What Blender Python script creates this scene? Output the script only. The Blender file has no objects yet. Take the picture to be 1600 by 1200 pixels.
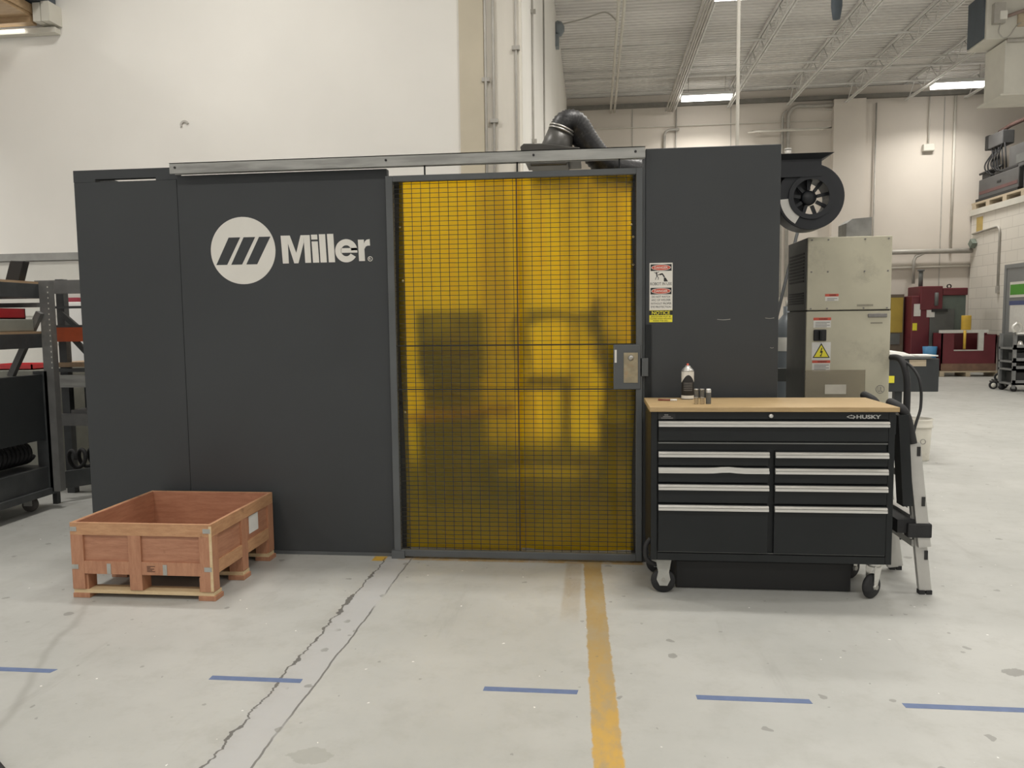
import bpy, bmesh, math, random
from mathutils import Vector, Matrix
random.seed(7)
S = bpy.context.scene
COL = S.collection

# ------------------------------------------------------------------ camera, world, exposure
cam_data = bpy.data.cameras.new('camera')
cam = bpy.data.objects.new('camera', cam_data)
COL.objects.link(cam)
cam_data.sensor_fit = 'HORIZONTAL'
cam_data.sensor_width = 36.0
cam_data.lens = 36.0 * 1200.0 / 1600.0
cam_data.clip_start = 0.05
cam_data.clip_end = 200
EYE = 1.45
cam.matrix_world = Matrix((
    (0.99415309, 0.00289304, 0.10794100, 0.0),
    (0.10733543, 0.08256571, -0.99078858, 0.0),
    (-0.01177862, 0.99658142, 0.08177244, EYE),
    (0, 0, 0, 1)))
S.camera = cam

world = bpy.data.worlds.new('world')
S.world = world
world.use_nodes = True
world.node_tree.nodes['Background'].inputs[0].default_value = (1.0, 0.97, 0.93, 1)
world.node_tree.nodes['Background'].inputs[1].default_value = 0.55

S.view_settings.view_transform = 'Standard'
S.view_settings.look = 'None'
S.view_settings.gamma = 1.0
S.view_settings.use_curve_mapping = False
S.view_settings.exposure = 0.0
S.cycles.max_bounces = 8
S.cycles.transparent_max_bounces = 16
S.cycles.use_denoising = True
S.cycles.sample_clamp_indirect = 6.0

LAMP_W = 82.0          # watts of every ceiling lamp
LAMP_GLOW = 14.0        # brightness of its diffuser


# ------------------------------------------------------------------ helpers: objects
def org(o):
    v = Vector((0, 0, 0))
    while o is not None:
        v += Vector(o.location)
        o = o.parent
    return v


def tag(o, label=None, cat=None, group=None, kind=None):
    if label: o['label'] = label
    if cat: o['category'] = cat
    if group: o['group'] = group
    if kind: o['kind'] = kind
    return o


def thing(name, loc, label, cat, group=None):
    o = bpy.data.objects.new(name, None)
    o.empty_display_size = 0.1
    o.location = loc
    COL.objects.link(o)
    return tag(o, label, cat, group)


class MB:
    """collects shapes in world coordinates and links them as one mesh object"""
    def __init__(self):
        self.bm = bmesh.new()

    def box(self, x0, y0, z0, x1, y1, z1):
        if x1 < x0: x0, x1 = x1, x0
        if y1 < y0: y0, y1 = y1, y0
        if z1 < z0: z0, z1 = z1, z0
        v = [self.bm.verts.new(p) for p in ((x0, y0, z0), (x1, y0, z0), (x1, y1, z0), (x0, y1, z0),
                                           (x0, y0, z1), (x1, y0, z1), (x1, y1, z1), (x0, y1, z1))]
        for f in ((3, 2, 1, 0), (4, 5, 6, 7), (0, 1, 5, 4), (1, 2, 6, 5), (2, 3, 7, 6), (3, 0, 4, 7)):
            self.bm.faces.new([v[i] for i in f])
        return self

    def hexa(self, pts):
        """eight corners: bottom ring then top ring"""
        v = [self.bm.verts.new(p) for p in pts]
        for f in ((3, 2, 1, 0), (4, 5, 6, 7), (0, 1, 5, 4), (1, 2, 6, 5), (2, 3, 7, 6), (3, 0, 4, 7)):
            self.bm.faces.new([v[i] for i in f])
        return self

    def bar(self, p0, p1, w, h, up=(0, 0, 1)):
        """rectangular bar between two points"""
        p0, p1 = Vector(p0), Vector(p1)
        d = (p1 - p0).normalized()
        up = Vector(up)
        if abs(d.dot(up)) > 0.98: up = Vector((0, 1, 0))
        s = d.cross(up).normalized() * (w / 2)
        u = s.cross(d).normalized() * (h / 2)
        return self.hexa([p0 - s - u, p0 + s - u, p0 + s + u, p0 - s + u,
                          p1 - s - u, p1 + s - u, p1 + s + u, p1 - s + u])

    def tube(self, path, r, seg=12, caps=True, radii=None):
        path = [Vector(p) for p in path]
        n = len(path)
        rings = []
        ref = None
        for i, p in enumerate(path):
            d = (path[min(i + 1, n - 1)] - path[max(i - 1, 0)]).normalized()
            if ref is None:
                a = Vector((0, 0, 1)) if abs(d.z) < 0.9 else Vector((1, 0, 0))
                ref = d.cross(a).normalized()
            else:
                ref = (ref - d * ref.dot(d)).normalized()
            b = d.cross(ref)
            rr = radii[i] if radii else r
            rings.append([self.bm.verts.new(p + (ref * math.cos(t) + b * math.sin(t)) * rr)
                          for t in (2 * math.pi * k / seg for k in range(seg))])
        for i in range(n - 1):
            A, B = rings[i], rings[i + 1]
            for k in range(seg):
                f = self.bm.faces.new((A[k], A[(k + 1) % seg], B[(k + 1) % seg], B[k]))
                f.smooth = True
        if caps:
            self.bm.faces.new(rings[0][::-1])
            self.bm.faces.new(rings[-1])
        return self

    def cyl(self, p0, p1, r, seg=24, r2=None):
        return self.tube([p0, p1], r, seg, True, [r, r if r2 is None else r2])

    def lathe(self, prof, c=(0, 0, 0), axis='z', seg=28):
        """prof: (radius, height) pairs along the axis"""
        c = Vector(c)
        def at(r, h, t):
            a, b = r * math.cos(t), r * math.sin(t)
            if axis == 'z': return c + Vector((a, b, h))
            if axis == 'y': return c + Vector((a, h, b))
            return c + Vector((h, a, b))
        rings = []
        for r, h in prof:
            if r < 1e-6: rings.append([self.bm.verts.new(at(0, h, 0))])
            else: rings.append([self.bm.verts.new(at(r, h, 2 * math.pi * k / seg)) for k in range(seg)])
        for A, B in zip(rings, rings[1:]):
            if len(A) == 1 and len(B) == 1: continue
            for k in range(seg):
                k2 = (k + 1) % seg
                if len(A) == 1: f = self.bm.faces.new((A[0], B[k], B[k2]))
                elif len(B) == 1: f = self.bm.faces.new((A[k], A[k2], B[0]))
                else: f = self.bm.faces.new((A[k], A[k2], B[k2], B[k]))
                f.smooth = True
        return self

    def prism(self, pts, a0, a1, axis='y'):
        """polygon pts in the plane across axis, swept from a0 to a1.  axis y: (x,z); x: (y,z); z: (x,y)"""
        def at(p, a):
            if axis == 'y': return (p[0], a, p[1])
            if axis == 'x': return (a, p[0], p[1])
            return (p[0], p[1], a)
        A = [self.bm.verts.new(at(p, a0)) for p in pts]
        B = [self.bm.verts.new(at(p, a1)) for p in pts]
        n = len(pts)
        self.bm.faces.new(A)
        self.bm.faces.new(B[::-1])
        for i in range(n):
            self.bm.faces.new((A[i], B[i], B[(i + 1) % n], A[(i + 1) % n]))
        return self

    def disc(self, cx, cz, rx, rz, y0, y1, seg=64):
        return self.prism([(cx + rx * math.cos(t), cz + rz * math.sin(t))
                           for t in (2 * math.pi * k / seg for k in range(seg))], y0, y1)

    def ring(self, c, r0, r1, d0, d1, axis='y', a0=0.0, a1=360.0, seg=48, sq=1.0):
        """flat annular band swept along axis between d0 and d1"""
        full = abs(a1 - a0) >= 359.9
        n = seg if full else seg + 1
        def at(r, t, h):
            a, b = r * math.cos(t), r * math.sin(t) * sq
            if axis == 'y': return (c[0] + a, h, c[1] + b)
            if axis == 'x': return (h, c[0] + a, c[1] + b)
            return (c[0] + a, c[1] + b, h)
        L = []
        for i in range(n):
            t = math.radians(a0 + (a1 - a0) * i / seg)
            L.append([self.bm.verts.new(at(r, t, h)) for r, h in ((r0, d0), (r1, d0), (r1, d1), (r0, d1))])
        for i in range(seg):
            A, B = L[i], L[(i + 1) % n]
            for k in range(4):
                self.bm.faces.new((A[k], A[(k + 1) % 4], B[(k + 1) % 4], B[k]))
        if not full:
            self.bm.faces.new(L[0]); self.bm.faces.new(L[-1][::-1])
        return self

    def build(self, name, m, parent=None, origin=None, bevel=0.0, label=None):
        o_ = org(parent) if parent is not None else Vector(origin or (0, 0, 0))
        bmesh.ops.recalc_face_normals(self.bm, faces=self.bm.faces)
        bmesh.ops.translate(self.bm, verts=self.bm.verts, vec=-o_)
        me = bpy.data.meshes.new(name)
        self.bm.to_mesh(me)
        self.bm.free()
        if m: me.materials.append(m)
        o = bpy.data.objects.new(name, me)
        COL.objects.link(o)
        if parent is not None: o.parent = parent
        else: o.location = o_
        if bevel:
            b = o.modifiers.new('edge', 'BEVEL')
            b.width = bevel; b.segments = 2; b.limit_method = 'ANGLE'; b.angle_limit = math.radians(50)
        if label: o['label'] = label
        return o


def text_obj(name, lines, m, parent, plane='y', bold=0.0):
    """lines: (string, left, base, width, height, depth) - lettering on a wall facing -Y ('y') or -X ('x')"""
    bm = bmesh.new()
    for s, left, base, width, height, depth in lines:
        cu = bpy.data.curves.new('lettering', 'FONT')
        cu.body = s
        cu.size = 1.0
        cu.offset = bold
        cu.resolution_u = 3
        ob = bpy.data.objects.new('lettering', cu)
        COL.objects.link(ob)
        bpy.context.view_layer.update()
        me = bpy.data.meshes.new_from_object(ob.evaluated_get(bpy.context.evaluated_depsgraph_get()))
        bpy.data.objects.remove(ob)
        xs = [v.co.x for v in me.vertices]; ys = [v.co.y for v in me.vertices]
        x0, x1, y1 = min(xs), max(xs), max(ys)
        y0 = min(0.0, min(ys)) if not s.isupper() else min(ys)
        for v in me.vertices:
            a = left + (v.co.x - x0) / (x1 - x0) * width
            b = base + (v.co.y - y0) / (y1 - y0) * height
            v.co = (a, depth, b) if plane == 'y' else (depth, -a, b)
        bm.from_mesh(me)
        bpy.data.meshes.remove(me)
    mb = MB(); mb.bm = bm
    return mb.build(name, m, parent)


def copy_tree(o, parent=None):
    c = o.copy()
    COL.objects.link(c)
    if parent is not None:
        c.parent = parent
        c.matrix_parent_inverse = o.matrix_parent_inverse.copy()
    for ch in list(o.children):
        copy_tree(ch, c)
    return c


def arc(c, r, a0, a1, n, plane='xz', third=0.0):
    out = []
    for i in range(n + 1):
        t = math.radians(a0 + (a1 - a0) * i / n)
        a, b = c[0] + r * math.cos(t), c[1] + r * math.sin(t)
        out.append((a, third, b) if plane == 'xz' else (third, a, b) if plane == 'yz' else (a, b, third))
    return out


def spline(pts, n=8):
    """smooth path through the points"""
    P = [Vector(p) for p in pts]
    out = []
    for i in range(len(P) - 1):
        p0, p1, p2, p3 = P[max(i - 1, 0)], P[i], P[i + 1], P[min(i + 2, len(P) - 1)]
        for k in range(n):
            t = k / n
            out.append(0.5 * ((2 * p1) + (p2 - p0) * t + (2 * p0 - 5 * p1 + 4 * p2 - p3) * t * t
                              + (3 * p1 - p0 - 3 * p2 + p3) * t ** 3))
    out.append(P[-1])
    return out


# ------------------------------------------------------------------ helpers: materials
class NT:
    def __init__(self, name):
        self.m = bpy.data.materials.new(name)
        self.m.use_nodes = True
        self.nt = self.m.node_tree
        self.bsdf = self.nt.nodes['Principled BSDF']
        self.out = self.nt.nodes['Material Output']
        tc = self.nt.nodes.new('ShaderNodeTexCoord')
        self.co = tc.outputs['Object']

    def n(self, t, ins=None, **kw):
        nd = self.nt.nodes.new(t)
        for k, v in kw.items(): setattr(nd, k, v)
        for k, v in (ins or {}).items(): self.set(nd.inputs[k], v)
        return nd

    def set(self, sock, v):
        if hasattr(v, 'is_output'): self.nt.links.new(v, sock)
        else: sock.default_value = v

    def math(self, op, a, b=0.0, c=None, clamp=False):
        nd = self.n('ShaderNodeMath', operation=op, use_clamp=clamp)
        self.set(nd.inputs[0], a); self.set(nd.inputs[1], b)
        if c is not None: self.set(nd.inputs[2], c)
        return nd.outputs[0]

    def noise(self, scale, detail=4, rough=0.55, co=None, vec=None):
        c = co or self.co
        if vec is not None:
            mp = self.n('ShaderNodeMapping', {'Vector': c, 'Scale': vec}); c = mp.outputs[0]
        nd = self.n('ShaderNodeTexNoise', {'Vector': c, 'Scale': scale, 'Detail': detail, 'Roughness': rough})
        return nd.outputs['Fac']

    def ramp(self, f, a, b):
        """smooth 0..1 between a and b (a may exceed b)"""
        nd = self.n('ShaderNodeMapRange', {'Value': f, 'From Min': a, 'From Max': b}, interpolation_type='SMOOTHSTEP')
        return nd.outputs[0]

    def mix(self, f, a, b):
        nd = self.n('ShaderNodeMix', data_type='RGBA')
        self.set(nd.inputs[0], f); self.set(nd.inputs[6], a); self.set(nd.inputs[7], b)
        return nd.outputs[2]

    def bump(self, h, strength=0.2, dist=0.01):
        nd = self.n('ShaderNodeBump', {'Height': h, 'Strength': strength, 'Distance': dist})
        self.nt.links.new(nd.outputs[0], self.bsdf.inputs['Normal'])


def c4(rgb): return (rgb[0], rgb[1], rgb[2], 1.0)


MC = {}
def pm(name, rgb, rough=0.5, metal=0.0, var=0.12, scale=6.0, bump=0.0, bscale=120.0, dirt=None, dirt_amt=0.3, vec=None, spec=0.5):
    """painted / plain surface with soft mottling, optional dirt patches and fine bump"""
    if name in MC: return MC[name]
    t = NT(name)
    f = t.noise(scale, vec=vec)
    lo = tuple(max(0, c * (1 - var)) for c in rgb); hi = tuple(min(1, c * (1 + var)) for c in rgb)
    col = t.mix(t.ramp(f, 0.25, 0.75), c4(lo), c4(hi))
    if dirt:
        d = t.ramp(t.noise(scale * 0.7, 7, 0.7, vec=vec), 0.52, 0.75)
        col = t.mix(t.math('MULTIPLY', d, dirt_amt), col, c4(dirt))
    t.set(t.bsdf.inputs['Base Color'], col)
    t.set(t.bsdf.inputs['Roughness'], t.math('ADD', t.math('MULTIPLY', f, 0.12), rough - 0.06))
    t.bsdf.inputs['Metallic'].default_value = metal
    t.bsdf.inputs['Specular IOR Level'].default_value = spec
    if bump: t.bump(t.noise(bscale, 3, vec=vec), bump, 0.004)
    MC[name] = t.m
    return t.m


def wood(name, a, b, vec, knots=0.0, rough=0.55, dark=(0.12, 0.05, 0.02), blotch=0.0):
    """wood with long grain; vec squeezes the noise along the grain"""
    if name in MC: return MC[name]
    t = NT(name)
    g = t.noise(9.0, 6, 0.65, vec=vec)
    col = t.mix(t.ramp(g, 0.3, 0.7), c4(a), c4(b))
    g2 = t.noise(60.0, 2, 0.5, vec=vec)
    col = t.mix(t.math('MULTIPLY', t.ramp(g2, 0.5, 0.75), 0.25), col, c4(tuple(x * 0.6 for x in a)))
    if blotch:
        k = t.ramp(t.noise(7.0, 5, 0.6), 0.60, 0.72)
        col = t.mix(t.math('MULTIPLY', k, blotch), col, c4(dark))
    t.set(t.bsdf.inputs['Base Color'], col)
    t.bsdf.inputs['Roughness'].default_value = rough
    t.bump(g, 0.15, 0.002)
    MC[name] = t.m
    return t.m


def emit(name, rgb, strength):
    t = NT(name)
    t.bsdf.inputs['Base Color'].default_value = c4(rgb)
    t.bsdf.inputs['Emission Color'].default_value = c4(rgb)
    t.bsdf.inputs['Emission Strength'].default_value = strength
    return t.m


# painted steel
M_booth = pm('charcoal_powder_coat', (0.040, 0.044, 0.047), 0.55, var=0.08, scale=1.5, bump=0.08, bscale=260)
M_frame = pm('grey_painted_frame', (0.095, 0.102, 0.105), 0.45, var=0.1, scale=5)
M_galv = pm('galvanized_rail', (0.36, 0.36, 0.34), 0.42, 0.35, var=0.22, scale=7, vec=(0.5, 1, 4), dirt=(0.18, 0.17, 0.15), dirt_amt=0.5)
M_black = pm('black_satin_steel', (0.013, 0.015, 0.016), 0.42, var=0.1, scale=4, spec=0.32)
M_blackrub = pm('black_rubber', (0.018, 0.018, 0.019), 0.7, var=0.2, scale=20, bump=0.2)
M_chrome = pm('brushed_aluminium', (0.70, 0.69, 0.66), 0.32, 0.75, var=0.06, scale=30, vec=(0.2, 1, 3))
M_steel = pm('bare_steel', (0.42, 0.41, 0.38), 0.35, 0.7, var=0.15, scale=10)
M_alu = pm('ladder_aluminium', (0.52, 0.51, 0.48), 0.5, 0.35, var=0.08, scale=6)
M_caster = pm('zinc_caster_plate', (0.42, 0.42, 0.39), 0.5, 0.3, var=0.1, scale=20)
M_white = pm('white_vinyl', (0.78, 0.76, 0.70), 0.5, var=0.03, scale=4)
M_paper = pm('white_paper_label', (0.74, 0.73, 0.69), 0.7, var=0.05, scale=14)
M_ink = pm('black_print', (0.02, 0.02, 0.02), 0.6, var=0.05)
M_greyink = pm('grey_print', (0.22, 0.21, 0.20), 0.7, var=0.1, scale=60)
M_red = pm('red_print', (0.62, 0.10, 0.06), 0.5, var=0.05)
M_yel = pm('yellow_sticker', (0.85, 0.76, 0.05), 0.5, var=0.05)
M_beige = pm('beige_cabinet_paint', (0.53, 0.50, 0.385), 0.5, var=0.06, scale=4, dirt=(0.22, 0.20, 0.16), dirt_amt=0.45)
M_plate = pm('brass_lock_plate', (0.36, 0.31, 0.21), 0.4, 0.5, var=0.15, scale=25, dirt=(0.45, 0.22, 0.08), dirt_amt=0.7)
M_wall = pm('warm_white_wall', (0.86, 0.84, 0.79), 0.85, var=0.03, scale=0.7, bump=0.03, bscale=80)
M_wallb = pm('beige_white_wall', (0.70, 0.645, 0.575), 0.85, var=0.03, scale=0.7, bump=0.03, bscale=80)
M_wall2 = pm('cream_column_paint', (0.60, 0.54, 0.42), 0.7, var=0.05, scale=2)
M_wallw = pm('white_pier_paint', (0.78, 0.74, 0.66), 0.75, var=0.04, scale=(2.0), vec=(3, 3, 0.4))
M_conduit = pm('painted_conduit', (0.46, 0.44, 0.40), 0.5, 0.2, var=0.1)
M_wcond = pm('cream_conduit', (0.66, 0.63, 0.56), 0.6, var=0.05)
M_joist = pm('white_joist_paint', (0.70, 0.69, 0.66), 0.65, var=0.1, scale=3)
M_deck = pm('grey_white_roof_deck', (0.74, 0.72, 0.69), 0.75, var=0.10, scale=1.0, vec=(0.3, 2, 1))
M_hvac = pm('white_unit_enamel', (0.66, 0.64, 0.57), 0.5, var=0.05, scale=3)
M_lampbody = pm('lamp_white_enamel', (0.7, 0.7, 0.68), 0.4, var=0.03)
M_lamp = emit('lamp_diffuser', (1.0, 0.97, 0.92), LAMP_GLOW)
M_rack = pm('dark_grey_rack_paint', (0.060, 0.064, 0.066), 0.5, 0.1, var=0.2, scale=7, dirt=(0.14, 0.13, 0.12), dirt_amt=0.4)
M_rackg = pm('grey_rack_paint', (0.17, 0.17, 0.165), 0.5, 0.1, var=0.15, scale=7, dirt=(0.3, 0.28, 0.24), dirt_amt=0.5)
M_orange = pm('orange_rack_beam', (0.46, 0.085, 0.025), 0.5, var=0.12, scale=10)
M_binred = pm('red_plastic_bin', (0.55, 0.035, 0.04), 0.4, var=0.08)
M_maroon = pm('maroon_machine_paint', (0.14, 0.022, 0.03), 0.5, var=0.12, scale=3)
M_mgrey = pm('grey_machine_panel', (0.12, 0.125, 0.12), 0.5, var=0.15, scale=3)
M_mgreen = pm('green_grey_machine_panel', (0.13, 0.16, 0.14), 0.5, var=0.12, scale=3)
M_mustard = pm('mustard_panel', (0.42, 0.30, 0.05), 0.5, var=0.1, scale=3)
M_ypost = pm('yellow_cylinder_paint', (0.62, 0.40, 0.05), 0.5, var=0.08)
M_blue = pm('blue_plastic', (0.06, 0.22, 0.42), 0.45, var=0.08)
M_pail = pm('white_pail_plastic', (0.70, 0.67, 0.59), 0.4, var=0.05, dirt=(0.4, 0.36, 0.28), dirt_amt=0.4, scale=9)
M_tape = pm('blue_masking_tape', (0.12, 0.165, 0.29), 0.6, var=0.1, scale=25)
M_dkbox = pm('dark_grey_box_paint', (0.030, 0.034, 0.036), 0.5, var=0.1)
M_cyl = pm('blue_grey_cylinder_paint', (0.16, 0.18, 0.20), 0.4, var=0.08)
M_foam = pm('off_white_foam', (0.66, 0.65, 0.61), 0.8, var=0.06, scale=12)
M_door = pm('grey_door_paint', (0.25, 0.26, 0.26), 0.5, var=0.04)
M_green = pm('green_sign_print', (0.10, 0.34, 0.05), 0.5, var=0.05)
M_louver = pm('slate_louver', (0.085, 0.105, 0.125), 0.6, var=0.1)
M_welder = pm('dark_grey_welder_case', (0.085, 0.085, 0.085), 0.5, var=0.12, scale=4)
M_wred = pm('faded_red_stripe', (0.13, 0.065, 0.062), 0.6, var=0.1)
M_robot = pm('dark_robot_casting', (0.15, 0.17, 0.14), 0.5, var=0.15)
M_hose = pm('black_duct_hose', (0.022, 0.022, 0.024), 0.42, var=0.3, scale=40, bump=0.3, bscale=60, dirt=(0.3, 0.3, 0.28), dirt_amt=0.25)
M_hood = pm('dark_sheet_metal', (0.075, 0.072, 0.066), 0.4, 0.2, var=0.15, scale=6)
M_blower = pm('black_cast_blower', (0.016, 0.018, 0.022), 0.45, var=0.1)
M_butcher = wood('butcher_block', (0.37, 0.255, 0.12), (0.48, 0.345, 0.18), (0.5, 9, 9), blotch=0.3, dark=(0.35, 0.22, 0.1))
M_ply = wood('reddish_plywood', (0.37, 0.165, 0.095), (0.47, 0.235, 0.14), (0.6, 0.6, 5), blotch=0.5, dark=(0.20, 0.085, 0.045))
M_pine = wood('tan_crate_batten', (0.45, 0.235, 0.12), (0.56, 0.32, 0.17), (1.2, 1.2, 6), blotch=0.55, dark=(0.20, 0.09, 0.045))
M_leg = wood('red_crate_stile', (0.40, 0.185, 0.105), (0.49, 0.25, 0.145), (5, 5, 0.8), blotch=0.3, dark=(0.2, 0.085, 0.045))
M_pale = wood('pale_pine_edge', (0.62, 0.46, 0.26), (0.70, 0.55, 0.34), (0.8, 5, 5))
M_pallet = wood('weathered_pallet', (0.46, 0.38, 0.27), (0.56, 0.47, 0.34), (1, 1, 6))
M_tanwood = wood('tan_platform_board', (0.40, 0.27, 0.15), (0.48, 0.34, 0.20), (0.6, 4, 4))
M_shelfwood = wood('shelf_particle_board', (0.40, 0.27, 0.16), (0.48, 0.34, 0.21), (3, 0.6, 3))


# amber welding curtain: clear but slightly blurred film
def curtain_mat():
    t = NT('amber_welding_curtain')
    nt = t.nt
    nt.nodes.remove(t.bsdf)
    f = t.noise(3.0, 3, vec=(4, 1, 0.6))
    amber = t.mix(t.ramp(f, 0.3, 0.7), (1.0, 0.58, 0.002, 1), (1.0, 0.63, 0.003, 1))
    tr = t.n('ShaderNodeBsdfTransparent', {'Color': amber})
    rf = t.n('ShaderNodeBsdfRefraction', {'Color': amber, 'Roughness': 0.40, 'IOR': 1.25})
    df = t.n('ShaderNodeBsdfDiffuse', {'Color': (0.50, 0.49, 0.06, 1)})
    tl = t.n('ShaderNodeBsdfTranslucent', {'Color': (0.80, 0.46, 0.01, 1)})
    gl = t.n('ShaderNodeBsdfGlossy', {'Color': (1, 1, 1, 1), 'Roughness': 0.25})
    a = t.n('ShaderNodeMixShader', {0: 0.88, 1: tr.outputs[0], 2: rf.outputs[0]})
    b = t.n('ShaderNodeMixShader', {0: 0.5, 1: df.outputs[0], 2: tl.outputs[0]})
    c = t.n('ShaderNodeMixShader', {0: 0.21, 1: a.outputs[0], 2: b.outputs[0]})
    d = t.n('ShaderNodeMixShader', {0: 0.03, 1: c.outputs[0], 2: gl.outputs[0]})
    nt.links.new(d.outputs[0], t.out.inputs['Surface'])
    return t.m
M_curtain = curtain_mat()


def clear_mat(name, tint, dens, rough=0.1):
    t = NT(name)
    nt = t.nt
    nt.nodes.remove(t.bsdf)
    f = t.noise(9.0, 3)
    tr = t.n('ShaderNodeBsdfTransparent', {'Color': tint})
    df = t.n('ShaderNodeBsdfDiffuse', {'Color': t.mix(f, (0.30, 0.28, 0.22, 1), (0.36, 0.33, 0.27, 1))})
    gl = t.n('ShaderNodeBsdfGlossy', {'Color': (1, 1, 1, 1), 'Roughness': rough})
    a = t.n('ShaderNodeMixShader', {0: dens, 1: tr.outputs[0], 2: df.outputs[0]})
    b = t.n('ShaderNodeMixShader', {0: 0.05, 1: a.outputs[0], 2: gl.outputs[0]})
    nt.links.new(b.outputs[0], t.out.inputs['Surface'])
    return t.m
M_acryl = clear_mat('smoky_clear_plastic', (0.72, 0.68, 0.60, 1), 0.25)
M_vial = clear_mat('clear_tube_plastic', (0.88, 0.86, 0.82, 1), 0.15, 0.08)


def floor_mat():
    t = NT('sealed_concrete')
    sx = t.n('ShaderNodeSeparateXYZ', {'Vector': t.co})
    X, Y = sx.outputs[0], sx.outputs[1]
    m, r = t.math, t.ramp
    # mottled grey paint
    n1 = t.noise(0.9, 6, 0.6); n2 = t.noise(5.0, 6, 0.65); n3 = t.noise(40.0, 3, 0.6)
    col = t.mix(r(n1, 0.3, 0.7), (0.405, 0.408, 0.385, 1), (0.475, 0.475, 0.450, 1))
    col = t.mix(m('MULTIPLY', r(n2, 0.45, 0.72), 0.42), col, (0.35, 0.345, 0.315, 1))
    col = t.mix(m('MULTIPLY', r(n3, 0.55, 0.8), 0.12), col, (0.36, 0.35, 0.32, 1))
    def band(c, half, soft):      # 1 inside |c| < half
        return r(m('ABSOLUTE', c), half + soft, half)
    # wobble shared by the joints
    w1 = m('MULTIPLY', m('SUBTRACT', t.noise(7.0, 4, 0.75, vec=(0.02, 1, 1)), 0.5), 0.09)
    w2 = m('MULTIPLY', m('SUBTRACT', t.noise(5.0, 3, 0.6, vec=(0.02, 1, 1)), 0.5), 0.03)
    front = r(Y, 4.60, 4.50)
    # repaired strip between the two joints
    strip = m('MULTIPLY', m('MULTIPLY', r(X, -1.30, -1.275), r(X, -1.115, -1.135)), front)
    col = t.mix(m('MULTIPLY', strip, 0.75), col, (0.45, 0.45, 0.45, 1))
    # left joint: broken edge, widening where chipped
    chip = r(t.noise(9.0, 3, 0.6, vec=(0.3, 1, 1)), 0.45, 0.75)
    half = m('ADD', 0.004, m('MULTIPLY', chip, 0.014))
    d1 = m('ABSOLUTE', m('SUBTRACT', m('ADD', X, w1), -1.285))
    c1 = m('MULTIPLY', m('LESS_THAN', d1, half), front)
    # right joint: thin saw cut, partly filled
    d2 = m('ABSOLUTE', m('SUBTRACT', m('ADD', X, w2), -1.127))
    part = r(t.noise(2.2, 2, 0.5, vec=(0.05, 1, 1)), 0.30, 0.42)
    c2 = m('MULTIPLY', m('MULTIPLY', m('LESS_THAN', d2, 0.0045), front), part)
    crack = m('MAXIMUM', m('MULTIPLY', c1, 0.85), m('MULTIPLY', c2, 0.75))
    # dirt halo beside the left joint
    halo = m('MULTIPLY', m('MULTIPLY', r(d1, 0.09, 0.0), front), m('MULTIPLY', r(n2, 0.35, 0.65), 0.22))
    col = t.mix(halo, col, (0.30, 0.29, 0.26, 1))
    # yellow painted line, worn
    cx = m('ADD', -0.022, m('MULTIPLY', m('SUBTRACT', 4.51, Y), 0.0295))
    ew = m('MULTIPLY', m('SUBTRACT', t.noise(14.0, 4, 0.7), 0.5), 0.03)
    yl = m('MULTIPLY', r(m('ABSOLUTE', m('SUBTRACT', m('ADD', X, ew), cx)), 0.056, 0.046), front)
    wear = r(t.noise(9.0, 6, 0.75, vec=(1, 0.5, 1)), 0.40, 0.66)
    near = r(Y, 3.6, 2.3)
    ycol = t.mix(near, (0.36, 0.245, 0.095, 1), (0.56, 0.335, 0.06, 1))
    ycol = t.mix(m('MULTIPLY', wear, 0.75), ycol, (0.34, 0.275, 0.17, 1))
    col = t.mix(m('MULTIPLY', yl, 0.93), col, ycol)
    # its brown ghost on the left, near the booth
    gh = m('MULTIPLY', m('MULTIPLY', r(X, -0.185, -0.165), r(X, -0.075, -0.09)), m('MULTIPLY', r(Y, 3.5, 3.9), front))
    col = t.mix(m('MULTIPLY', gh, m('ADD', 0.30, m('MULTIPLY', wear, 0.25))), col, (0.30, 0.22, 0.12, 1))
    # thin yellow sill line under the door and a dab at the joint
    sill = m('MULTIPLY', m('MULTIPLY', r(Y, 4.49, 4.51), r(Y, 4.58, 4.56)), m('MULTIPLY', r(X, -1.22, -1.20), r(X, 0.30, 0.27)))
    col = t.mix(m('MULTIPLY', sill, m('SUBTRACT', 0.9, m('MULTIPLY', wear, 0.5))), col, (0.36, 0.22, 0.06, 1))
    dab = m('MULTIPLY', m('MULTIPLY', r(Y, 4.46, 4.48), r(Y, 4.57, 4.55)), m('MULTIPLY', r(X, -1.37, -1.36), r(X, -1.28, -1.29)))
    col = t.mix(dab, col, (0.62, 0.38, 0.05, 1))
    # long scuff on the left
    sc = m('SUBTRACT', X, m('ADD', m('MULTIPLY', m('SUBTRACT', Y, 3.64), -0.40), -2.66))
    sc = m('ADD', sc, m('MULTIPLY', m('SUBTRACT', t.noise(1.6, 2, 0.5), 0.5), 0.25))
    scf = m('MULTIPLY', r(m('ABSOLUTE', sc), 0.035, 0.0), m('MULTIPLY', r(Y, 3.8, 3.5), r(X, -1.9, -2.1)))
    col = t.mix(m('MULTIPLY', scf, 0.4), col, (0.25, 0.24, 0.22, 1))
    # faint tyre / drag marks
    st = r(t.noise(1.3, 5, 0.7, vec=(2.4, 0.35, 1)), 0.60, 0.72)
    col = t.mix(m('MULTIPLY', st, 0.30), col, (0.27, 0.26, 0.24, 1))
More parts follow.
